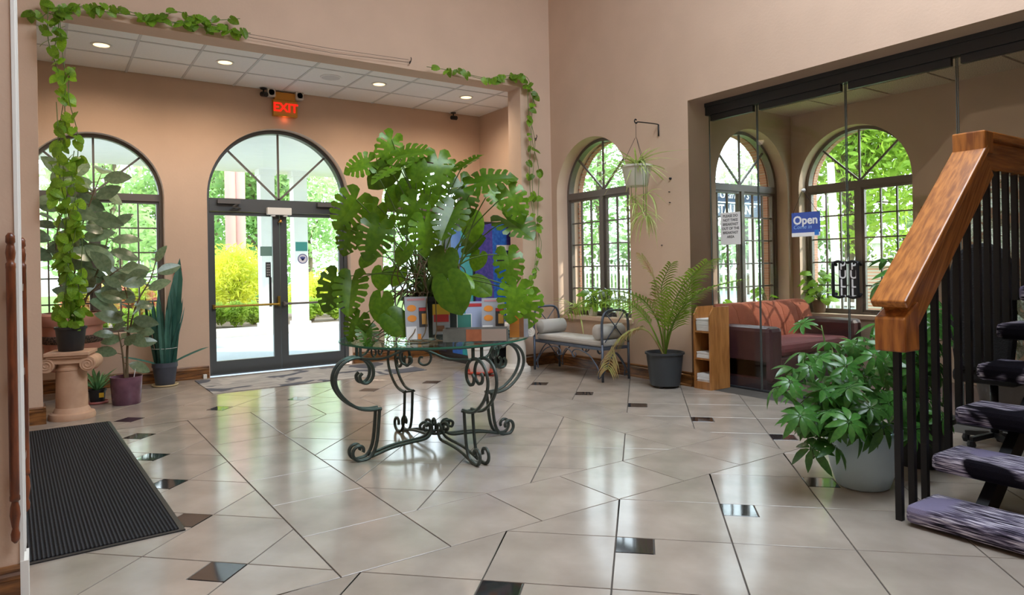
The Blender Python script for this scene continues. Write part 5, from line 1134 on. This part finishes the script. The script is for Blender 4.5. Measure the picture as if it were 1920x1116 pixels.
# ================================================================== GLASS WALL OF THE LOUNGE
GX = 5.71; P_BEAM = mat('charcoal_beam', '#2f3338', .45, .2)
q = MB(); q.box(GX - .045, GX + .035, YO0 + .0, YO1, 2.775, ZO); q.box(GX - .055, GX + .045, YO0, YO1, 2.86, ZO); struct('trim_6', q, P_BEAM)
q = MB(); q.box(GX - .02, GX + .02, YO0, YO1, 0, .014); struct('trim_7', q, P_BEAM)
P_SEAM = mat('glass_edge_strip', '#5a6260', .2, .2)
js = [YO1 - .01, 4.10, 3.215, 2.345, 1.50, YO0 + .01]
P_PULLTXT = mat('pull_label_black', '#1b1b1d', .5); P_TXTW = mat('white_lettering', '#e9e9e9', .5)
gp = []
for k in range(5):
    y1, y0 = js[k] - .004, js[k + 1] + .004; nm = 'door_2' if k == 1 else 'door_3' if k == 2 else 'window_%d' % (6 + k)
    e = bpy.data.objects.new(nm, None); COL.objects.link(e); e.location = (GX, (y0 + y1) / 2, 0.014); e['kind'] = 'structure'; w_ = (y1 - y0) / 2
    q = MB(); q.box(-.005, .005, -w_, w_, 0, 2.76); q.build('pane', P_GLASS, e)
    q = MB(); q.box(-.0055, .0055, -w_, -w_ + .004, 0, 2.76); q.box(-.0055, .0055, w_ - .004, w_, 0, 2.76); q.build('pane_edge', P_SEAM, e)
    q = MB(); q.box(-.02, .02, -w_ + .03, w_ - .03, 2.70, 2.7605); q.build('clamp_rail', P_BEAM, e)
    gp.append((e, w_))
for k, sgn in ((1, -1), (2, 1)):
    e, w_ = gp[k]; yj = sgn * w_; zt = on_x(1605, 490, GX).z - .014; zb_ = on_x(1605, 558, GX).z - .014; yo = yj - sgn * .105
    q = MB(); q.tube(smooth_path([(-.005, yo, zt - .03), (-.05, yo, zt - .012), (-.055, yo, zt - .05), (-.055, yo, (zt + zb_) / 2), (-.055, yo, zb_ + .05), (-.05, yo, zb_ + .012), (-.005, yo, zb_ + .03)], 5), .014, 8)
    q.tube(smooth_path([(-.05, yo, zt - .012), (-.05, yo + sgn * .045, zt), (-.05, yj - sgn * .012, zt - .012)], 4), .012, 8); q.tube(smooth_path([(-.05, yo, zb_ + .012), (-.05, yo + sgn * .045, zb_), (-.05, yj - sgn * .012, zb_ + .012)], 4), .012, 8)
    q.build('pull_handle', P_BLACKMETAL, e, True)
    q = MB(); yc = yj - sgn * .045; q.box(-.0085, -.0055, yc - .036, yc + .036, zb_, zt); lb = q.build('pull_label', P_PULLTXT, e)
    for i_, ch in enumerate('PULL'): text('lettering', ch, .10, P_TXTW, lb, face_mtx((-.0088, yc, zt - (i_ + .5) * (zt - zb_) / 4), (-1, 0, 0)), bold=.002)
# hanging open sign
o1, o2 = on_x(1484, 400, GX - .03), on_x(1538, 442, GX - .03); cup = on_x(1507, 357, GX - .008)
os_ = thing('open_sign', 'blue open sign hanging from a suction cup on the glass', 'sign', (GX - .03, (o1.y + o2.y) / 2, (o1.z + o2.z) / 2)); ws, hs_ = abs(o1.y - o2.y) / 2, abs(o1.z - o2.z) / 2
q = MB(); q.box(0, .004, -ws, ws, -hs_, hs_); bd_ = q.build('board', mat('open_blue', '#3d57a8', .4), os_)
q = MB(); q.box(-.0012, 0, -ws, ws, -hs_, -hs_ * .68); q.build('white_band', P_PAPERW, os_); q = MB(); q.box(-.0022, 0, -ws * .92, -ws * .62, -hs_ * .92, -hs_ * .5); q.build('blue_badge', mat('badge_blue', '#2f77c8', .4), os_)
text('lettering', 'Open', .105, P_TXTW, bd_, face_mtx((-.0012, ws * .88, hs_ * .32), (-1, 0, 0)), align='LEFT', bold=.003); text('lettering', 'Come in', .052, mat('pale_blue_lettering', '#8fb6e8', .5), bd_, face_mtx((-.0012, ws * .88, -hs_ * .22), (-1, 0, 0)), align='LEFT', shear=.2)
q = MB(); ca = Vector((.0, cup.y - os_.location.y, cup.z - os_.location.z)); q.tube([(-.002, ws * .9, hs_ - .01), ca], .0018, 5); q.tube([(-.002, -ws * .9, hs_ - .01), ca], .0018, 5); q.build('cord', P_BLACK, os_)
q = MB(); q.tube([ca + Vector((-.012, 0, 0)), ca + Vector((.012, 0, 0)), ca + Vector((.0235, 0, 0))], [.006, .012, .02], 12); q.build('suction_cup', P_WHITE, os_, True)
n1, n2 = on_x(1351, 400, GX - .006), on_x(1389, 458, GX - .006)
nt_ = thing('paper_notice', 'white paper notice about breakfast taped to the glass', 'notice', (GX - .0062, (n1.y + n2.y) / 2, (n1.z + n2.z) / 2)); wn_, hn_ = abs(n1.y - n2.y) / 2, abs(n1.z - n2.z) / 2
q = MB(); q.box(-.0006, .0004, -wn_, wn_, -hn_, hn_); sh_ = q.build('sheet', P_PAPERW, nt_)
for i_, l_ in enumerate(('PLEASE DO', 'NOT TAKE', 'BREAKFAST', 'OUT OF THE', 'BREAKFAST', 'AREA')): text('lettering', l_, .036, P_DARKP, sh_, face_mtx((-.0008, 0, hn_ * (.78 - i_ * .26)), (-1, 0, 0)), ext=.0002, bold=.001)
# lounge window sill plants and picture
lp = on_x(1538, 585, 7.66); sill_pot('bright green pothos in a brown pot on the lounge window sill', (7.645, lp.y, .633), .085, .15, mat('brown_pot', '#7a5f4c', .6), BRI, 81, L=.34, n=40)
lp = on_y(1352, 590, 5.05); sill_pot('small bright seedling on the far lounge sill', (lp.x, 5.05, .633), .05, .08, MATS['brown_pot'], BRI, 82, L=.22, n=10)
lp = on_y(1440, 590, 5.05); sill_pot('pale green cutting near the corner of the far lounge sill', (lp.x, 5.05, .633), .05, .08, P_WHITE, BRI, 83, L=.22, n=10)
f1, f2 = on_x(1728, 388, 7.54), on_x(1775, 470, 7.54); pf = thing('picture_frame', 'oak framed dark picture on the lounge wall', 'picture', (7.55, (f1.y + f2.y) / 2, (f1.z + f2.z) / 2)); wy, wz = abs(f1.y - f2.y) / 2, abs(f1.z - f2.z) / 2
q = MB(); q.ring(rect(-wy, wy, -wz, wz), rect(-wy + .045, wy - .045, -wz + .045, wz - .045), -.028, 0, 'x'); q.build('frame', P_OAK, pf); q = MB(); q.box(-.012, 0, -wy + .045, wy - .045, -wz + .045, wz - .045); q.build('picture', P_DARKP, pf)
# ================================================================== STAIRCASE
SXs, SY0, SY1 = 3.39, 0.55, 1.62; RUN, RISE, TH_ = .257, .197, .088
P_CARPET = patch_mat('stair_carpet', ('#1b1922', '#6d667c', '#d6d1de', '#15131b', '#8a84a2'), (18, 1.2, 18), 7, 2.4, bump=.7)
stc = thing('staircase', 'open staircase with purple and black carpeted treads', 'staircase', (SXs, (SY0 + SY1) / 2, 0)); hw = (SY1 - SY0) / 2
for k in range(5):
    q = MB(); z0 = .012 + RISE * k
    q.box(0, .30, -hw, hw, 0, TH_); o = q.build('tread', P_CARPET, stc, loc=(k * RUN - .075, 0, z0), bevel=.028)
q = MB(); q.box(5 * RUN, 5.38 - SXs, -hw - .2, hw, .012 + RISE * 5, .10 + RISE * 5); q.build('landing', P_CARPET, stc, bevel=.02)
for yy in (-hw + .22, hw - .22):
    q = MB(); q.bar((.14, yy, .0), (5 * RUN + .12, yy, RISE * 5 - .05), .05, .10); q.build('stringer', P_BLACKMETAL, stc)
for y_ in (-hw, hw - .08):
    q = MB(); q.box(5.38 - SXs - .10, 5.38 - SXs - .04, y_, y_ + .06, 0, .012 + RISE * 5); q.build('landing_post', P_BLACKMETAL, stc)
# railing
RY = 1.665
ra = thing('stair_railing', 'stair railing with a wide oak handrail and square black balusters', 'railing', (SXs, RY, 0))
p0 = on_y(1670, 592, RY); k0 = on_y(1816, 282, RY); e0 = on_y(1920, 290, RY)
A = Vector((p0.x - SXs - .01, 0, p0.z + .045)); B = Vector((k0.x - SXs + .05, 0, k0.z + .005)); sl = (B - A).normalized()
nrm = Vector((-sl.z, 0, sl.x))
wy = .072
def railpoly(name, pts, y0, y1, m, bev=.008):
    q = MB(); q.prism(pts, y0, y1, 'y'); return q.build(name, m, ra, bevel=bev)
Bx = 5.36 - SXs; lvl = k0.z + .10
# sloping cap, level cap, short upright at the kink, deep side board below, plumb end block
cap = lambda a, b, t0, t1: [(a.x + nrm.x * t0, a.z + nrm.z * t0), (b.x + nrm.x * t0, b.z + nrm.z * t0), (b.x + nrm.x * t1, b.z + nrm.z * t1), (a.x + nrm.x * t1, a.z + nrm.z * t1)]
railpoly('handrail', cap(A, B, -.012, .032), -wy - .012, wy + .012, P_OAKS)
railpoly('rail_board', cap(A + sl * .03, B, -.185, -.010), -wy * .8, wy * .8, P_OAKS)
kx0, kx1 = B.x - .055, B.x + .055
railpoly('kink_block', [(kx0, B.z - .03), (kx1, B.z - .03), (kx1, lvl), (kx0, lvl)], -wy - .01, wy + .01, P_OAK)
railpoly('handrail', [(kx1 - .01, lvl - .045), (Bx, lvl - .045), (Bx, lvl), (kx1 - .01, lvl)], -wy - .012, wy + .012, P_OAKX)
railpoly('rail_board', [(kx1 - .06, lvl - .20), (Bx, lvl - .20), (Bx, lvl - .043), (kx1 - .06, lvl - .043)], -wy * .62, wy * .62, P_OAKX)
ez = A.z - .215
railpoly('end_block', [(A.x - .005, ez), (A.x + .135, ez), (A.x + .135, A.z + .02), (A.x - .005, A.z - .055)], -wy, wy, P_OAK)
bal = [-.02, .125, .245, .355, .455]
def railz(x):
    t = (x - A.x) / (B.x - A.x); return A.z + t * (B.z - A.z) - .13 if t < 1 else lvl - .19
x = -.02; k = 0
while x < Bx - .02:
    zlow = 0.0 if x < .02 else min(max(0, int((x + .02) / RUN)), 5) * RISE + .012
    if x > 5 * RUN: zlow = RISE * 5 + .012
    q = MB(); s_ = .0145; zt = ez + .02 if k == 0 else railz(x); q.box(-s_, s_, -s_, s_, 0, zt - zlow); q.build('baluster', P_BLACKMETAL, ra, loc=(x, 0, zlow)); x += .128; k += 1
q = MB(); q.box(0.0, 5 * RUN, -.012, .012, -.03, .0); q.v = [(v[0], v[1], v[2] + max(0, v[0]) * RISE / RUN) for v in q.v]
# black high-backed chair in the gap behind the stairs
P_BVEL = mat('black_upholstery', '#17161a', .8, var=.3, scale=30, bump=.4, bscale=90)
bc = thing('office_chair', 'black high-backed chair with a rounded top behind the stair balusters', 'chair', (5.12, 1.935, 0))
pr = [(-.16, .52), (.16, .52), (.185, .75), (.185, 1.12)] + [(.185 * cos(radians(t)), 1.14 + .21 * sin(radians(t))) for t in range(10, 175, 15)] + [(-.185, 1.12), (-.185, .75)]
q = MB(); q.prism(pr, -.145, -.06, 'x'); q.build('backrest', P_BVEL, bc, bevel=.025)
q = MB(); q.box(-.12, .22, -.19, .19, .43, .52); q.build('seat', P_BVEL, bc, bevel=.03)
q = MB(); q.tube([(.05, 0, .08), (.05, 0, .43)], .025, 10); q.build('column', P_BLACKMETAL, bc, True)
for k in range(5):
    t_ = 2 * pi * k / 5 + .2; q = MB(); q.bar((.05, 0, .085), (.05 + .18 * cos(t_), .18 * sin(t_), .06), .03, .03); q.lathe([(.02, 0), (.028, .025), (.02, .05)], 10, (.05 + .18 * cos(t_), .18 * sin(t_), 0)); q.build('base_leg', P_BLACKMETAL, bc)

# ================================================================== SCHEFFLERAS BY THE STAIRS
def scheff(label, loc, stems, size, seed, potf, meshes=SCH, name='schefflera_plant'):
    t = thing(name, label, 'plant', loc); o = Vector(loc); rr = random.Random(seed); potf(t); sb = MB()
    for pts, n in stems:
        path = smooth_path([Vector(p) for p in pts], 6); N_ = len(path); sb.tube(path, [.009 * (1 - .6 * i / (N_ - 1)) for i in range(N_)], 6)
        for k in range(n):
            s = (.25 + .75 * (k + rr.random() * .5) / n) * (N_ - 1); i = min(N_ - 2, int(s)); p = path[i].lerp(path[i + 1], s - i); a = k * 2.4 + rr.uniform(-.5, .5); d = Vector((cos(a), sin(a), rr.uniform(.0, .9))).normalized(); e = p + d * rr.uniform(.07, .16)
            sb.tube([p, p.lerp(e, .5) + Vector((0, 0, .015)), e], .003, 4, False); nn = (d * .7 + Vector((-.25, -.35, .75))).normalized()
            inst('leaf', rr.choice(meshes), t, basis(e, nn.orthogonal(), nn, size * rr.uniform(.75, 1.15)))
    sb.build('stem', P_STEM, t, True); return t
P_SKY = mat('pale_blue_pot', '#bdd6e2', .35, var=.06, scale=8)
def pot_blue(t):
    q = MB(); q.lathe([(.12, 0), (.135, .01), (.165, .10), (.185, .22), (.19, .285), (.20, .29), (.20, .325), (.188, .325), (.18, .29)], 36); q.build('pot', P_SKY, t, True, auto=40); q = MB(); q.lathe([(.182, .29), (.001, .30)], 24); q.build('soil', P_SOIL, t)
SP = (3.73, 2.04)
def rel(px, py, D, loc): return at_depth(px, py, D) - Vector(loc)
L0 = (SP[0], SP[1], 0); Ds = Vector(L0).dot(_fw); b0 = (0, 0, .28)
stems = []
for (mx, my, ex, ey, dd, n) in ((1600, 760, 1560, 660, 0, 9), (1560, 760, 1500, 690, -.05, 9), (1530, 780, 1455, 720, -.1, 9), (1560, 800, 1490, 800, -.22, 8), (1600, 740, 1625, 640, .1, 10), (1625, 740, 1640, 620, .2, 9), (1560, 820, 1525, 860, -.2, 6), (1590, 800, 1570, 790, -.3, 9), (1620, 800, 1640, 760, -.25, 7), (1570, 740, 1540, 610, .25, 7), (1640, 760, 1700, 650, .3, 8), (1580, 780, 1520, 740, .15, 7)):
    stems.append(([b0, rel(mx, my, Ds + dd * .5, L0), rel(ex, ey, Ds + dd, L0)], n))
scheff('leafy schefflera in a pale blue pot beside the staircase', L0, stems, .115, 91, pot_blue)
def pot_dark(t): potmesh('pot', P_BLACK, .14, .18, .30, t)
L1 = (4.40, 2.05, 0)
scheff('leafy schefflera in a black pot under the stair railing', L1, [([(0, 0, .27), (-.05, .02, .5), (-.25, .0, .62)], 8), ([(0, 0, .27), (.0, -.05, .6), (-.1, -.05, .85)], 9), ([(0, 0, .27), (.1, 0, .6), (.15, .0, 1.0)], 9), ([(0, 0, .27), (-.15, 0, .4), (-.45, -.05, .42)], 8), ([(0, 0, .27), (.0, .1, .8), (-.1, .1, 1.25)], 9), ([(0, 0, .27), (-.2, -.1, .3), (-.55, -.12, .22)], 7)], .15, 92, pot_dark, SCHT)
L2 = (6.30, 2.30, 0)
P_BACKLIT = mat('backlit_leaf', '#8fa58a', .4, hex2='#d8d8cc', scale=14, rand=.2, trans=.2, sharp=(.4, .6)); SCH_BACKLIT = [compound('backlit_leaf', P_BACKLIT, 7, .2, .5)]  # whitish tone is backlight painted into the leaf colour
scheff('tall schefflera with painted-in whitish backlight behind the glass wall and the upper balusters', L2, [([(0, 0, .27), (-.05, 0, .9), (-.1, 0, 1.5), (-.1, -.02, 1.85)], 16), ([(0, 0, .27), (.0, .05, .8), (.05, .05, 1.6)], 12), ([(0, 0, .27), (-.15, -.05, .8), (-.25, -.08, 1.45)], 13), ([(0, 0, .27), (.08, -.1, .9), (.12, -.15, 1.7)], 12)], .17, 93, pot_dark, SCH_BACKLIT)

# ================================================================== TURNED POSTS AT THE LEFT WALL
rk = thing('wall_rack', 'dark oak rack of two turned posts on the left wall end', 'rack', (NX, NY, 0.0)); RK = Vector((NX, NY, 0))
def turned(p, z0, h, r):
    q = MB(); pr = [(r * .3, 0), (r * .85, .012), (r * .95, .035), (r * .6, .055), (r * .75, .065), (r * 1.1, .105), (r * .95, .135), (r * .65, .155), (r * 1.05, .16), (r * 1.05, .175), (r * .95, .18)]
    pr += [(r * 1.0, .19), (r * 1.0, h - .135), (r * 1.05, h - .13), (r * 1.05, h - .115), (r * .75, h - .11), (r * .9, h - .095), (r * 1.05, h - .075), (r * .85, h - .05), (r * .65, h - .042), (r * 1.0, h - .035), (r * .95, h - .012), (r * .45, h)]
    q.lathe(pr, 20, (p.x - NX, p.y - NY, z0)); return q.build('post', P_POST, rk, True, auto=60)
pa_ = on_y(24, 720, NY - .03); pb_ = on_y(45, 700, NY + .36)
turned(pa_, .25, 1.16, .0158); turned(pb_, .25, 1.16, .0148)
for z in (.5, .85, 1.2):
    q = MB(); q.bar((pa_.x - NX, pa_.y - NY, z), (pb_.x - NX, pb_.y - NY, z), .012, .03); q.build('rail', P_POST, rk)

# ================================================================== CEILING LIGHTS, EXIT SIGN AND SMALL FIXTURES
def downlight(name, label, loc, power, color, group, r=.075, es=3.2, hexc='#ffd9a0', ang=140):
    t = thing(name, label, 'light', loc, 0, group)
    q = MB(); q.ring([(r * 1.25 * cos(2 * pi * k / 28), r * 1.25 * sin(2 * pi * k / 28)) for k in range(28)], [(r * .95 * cos(2 * pi * k / 28), r * .95 * sin(2 * pi * k / 28)) for k in range(28)], -.006, 0, 'z'); q.build('trim_ring', P_WHITE, t)
    q = MB(); q.lathe([(r * .94, -.003), (r * .5, -.0035), (.001, -.0035)], 28); q.build('lens', mat('lamp_lens' + hexc, hexc, .4, emit=hexc, estr=es), t)
    d = bpy.data.lights.new('bulb', 'SPOT'); d.energy = power; d.color = color; d.spot_size = radians(ang); d.spot_blend = .8; d.shadow_soft_size = .06
    o = bpy.data.objects.new('bulb', d); COL.objects.link(o); o.parent = t; o.location = (0, 0, -.03); return t
for x_, y_, lab in ((.49, 7.79, 'glowing recessed ceiling light beside the climbing pothos'), (1.63, 7.77, 'recessed ceiling light left of the exit sign'), (3.39, 7.75, 'recessed ceiling light beside the round speaker grille'), (4.63, 7.77, 'recessed ceiling light near the alcove corner above the vending machine')): downlight('recessed_light', lab, (x_, y_, 3.501), 80, (1, .80, .60), 'recessed lights in the alcove ceiling', ang=165)
lp_ = on_z(1538, 170, 3.02)   # recessed fixture of the lounge, switched off
lt_ = thing('lounge_light', 'unlit recessed light in the lounge ceiling beside the glass wall beam', 'light', (max(lp_.x, 5.95), lp_.y, 3.0215))
q = MB(); q.ring([(.095 * cos(2 * pi * k / 28), .095 * sin(2 * pi * k / 28)) for k in range(28)], [(.072 * cos(2 * pi * k / 28), .072 * sin(2 * pi * k / 28)) for k in range(28)], -.006, 0, 'z'); q.build('trim_ring', P_WHITE, lt_)
q = MB(); q.lathe([(.071, -.002), (.001, -.0015)], 28); q.build('baffle', P_BLACK, lt_)
sk = thing('ceiling_speaker', 'round white speaker grille in the alcove ceiling', 'speaker', (2.79, 7.76, 3.501)); q = MB(); q.lathe([(.11, -.008), (.12, -.004), (.12, 0)], 32); q.build('rim', P_CEIL, sk); q = MB(); q.lathe([(.001, -.010), (.06, -.010), (.105, -.0085)], 32); q.build('grille', P_CEILGRID, sk)
ex = thing('exit_sign', 'gold exit sign with glowing red letters above the entrance doors', 'sign', (2.515, YF - .0005, 3.18))
P_GOLD2 = mat('gold_housing', '#c98a2c', .4, .2); q = MB(); q.box(-.15, .15, -.07, 0, 0, .20); q.build('housing', P_GOLD2, ex, bevel=.006); q = MB(); q.box(-.13, .13, -.06, 0, .20, .30); q.build('battery_box', P_GOLD2, ex, bevel=.006)
P_EXITG = mat('exit_face', '#c9762c', .5, emit='#ff7a20', estr=.10); P_EXITR = mat('exit_red', '#ff2418', .4, emit='#ff2010', estr=1.3)
q = MB(); q.box(-.118, .118, -.073, -.07, .03, .175); fc_ = q.build('face', P_EXITG, ex); text('lettering', 'EXIT', .15, P_EXITR, fc_, face_mtx((0, -.0735, .103), (0, -1, 0)), bold=.004)
for sx in (-1, 1):
    q = MB(); q.box(sx * .175 - .05, sx * .175 + .05, -.10, -.01, .225, .325); lh_ = q.build('lamp_head', mat('lamp_head_grey', '#cfcac2', .3), ex, bevel=.015)
    q = MB(); q.lathe([(.001, 0), (.036, .0)], 16); o = q.build('lamp_lens', mat('clear_lens', '#eeeae2', .1), lh_); o.rotation_euler = (pi / 2, 0, 0); o.location = (sx * .175, -.1015, .275)
d = bpy.data.lights.new('exit_glow', 'POINT'); d.energy = .15; d.color = (1, .2, .08); d.shadow_soft_size = .02; o = bpy.data.objects.new('exit_glow', d); COL.objects.link(o); o.parent = ex; o.location = (0, -.045, -.03)
def bullet_cam(label, px, py):
    p = on_y(px, py, YF - .08); t = thing('security_camera', label, 'camera', (p.x, YF - .08, 3.495))
    q = MB(); q.lathe([(.035, -.012), (.04, 0)], 16); q.build('mount', P_BLACK, t); q = MB(); q.tube([(0, 0, -.01), (0, 0, -.05), (.01, -.02, -.06)], .01, 8); q.build('stalk', P_BLACK, t, True); q = MB(); q.tube([(-.01, .035, -.065), (.02, -.05, -.085)], .03, 14); q.tube([(.02, -.05, -.085), (.0215, -.054, -.086)], .018, 12); q.build('barrel', P_BLACK, t, True, auto=40); return t
bullet_cam('black bullet camera left of the exit sign', 494, 172); bullet_cam('small black bullet camera in the right corner of the alcove ceiling', 850, 213)
fp = on_y(333, 513, YF); fa = thing('fire_alarm', 'red fire alarm pull station beside the entrance doors', 'alarm', (fp.x, YF, fp.z)); P_RED = mat('alarm_red', '#b3231c', .4)
q = MB(); q.box(-.04, .04, -.035, 0, -.06, .06); q.build('box', P_RED, fa, bevel=.004); q = MB(); q.box(-.03, .03, -.05, -.035, -.02, .0); q.build('pull_bar', P_PAPERW, fa)
q = MB(); q.box(-.02, .02, -.04, 0, 0, .05); o = q.build('door_stop', P_WHITE, None, loc=(1.53, YF - .024, 0), bevel=.004); tag(o, 'small white door stop at the foot of the door jamb', 'door stop')
# hooks and wires along the beam
for i, (px, py) in enumerate(((452, 66), (768, 116), (1003, 260))):
    p = on_y(px, py, YH); q = MB(); q.tube([(0, 0, 0), (0, -.03, .0), (.0, -.045, .02), (0, -.035, .04)], .005, 6); q.tube([(0, -.03, 0), (-.02, -.04, -.03)], .007, 6); o = q.build('wall_hook', P_BLACKMETAL, None, True, loc=(p.x, YH, p.z)); tag(o, ('dark hook where the left vine ends on the beam', 'dark hook where the right vine begins on the beam', 'dark hook holding the vine on the corner pier')[i], 'hook')
a = on_y(456, 62, YH - .035); b = on_y(766, 112, YH - .035); wr_ = MB(); wr_.tube([(0, 0, 0), ((b - a) / 2) + Vector((0, 0, -.015)), b - a], .002, 5); wr_.tube([(0, 0, -.03), ((b - a) / 2) + Vector((0, 0, -.06)), b - a + Vector((0, 0, -.03))], .002, 5); o = wr_.build('plant_wire', P_BLACKMETAL, None, loc=a); tag(o, 'thin dark wires stretched along the beam between two hooks', 'wire')
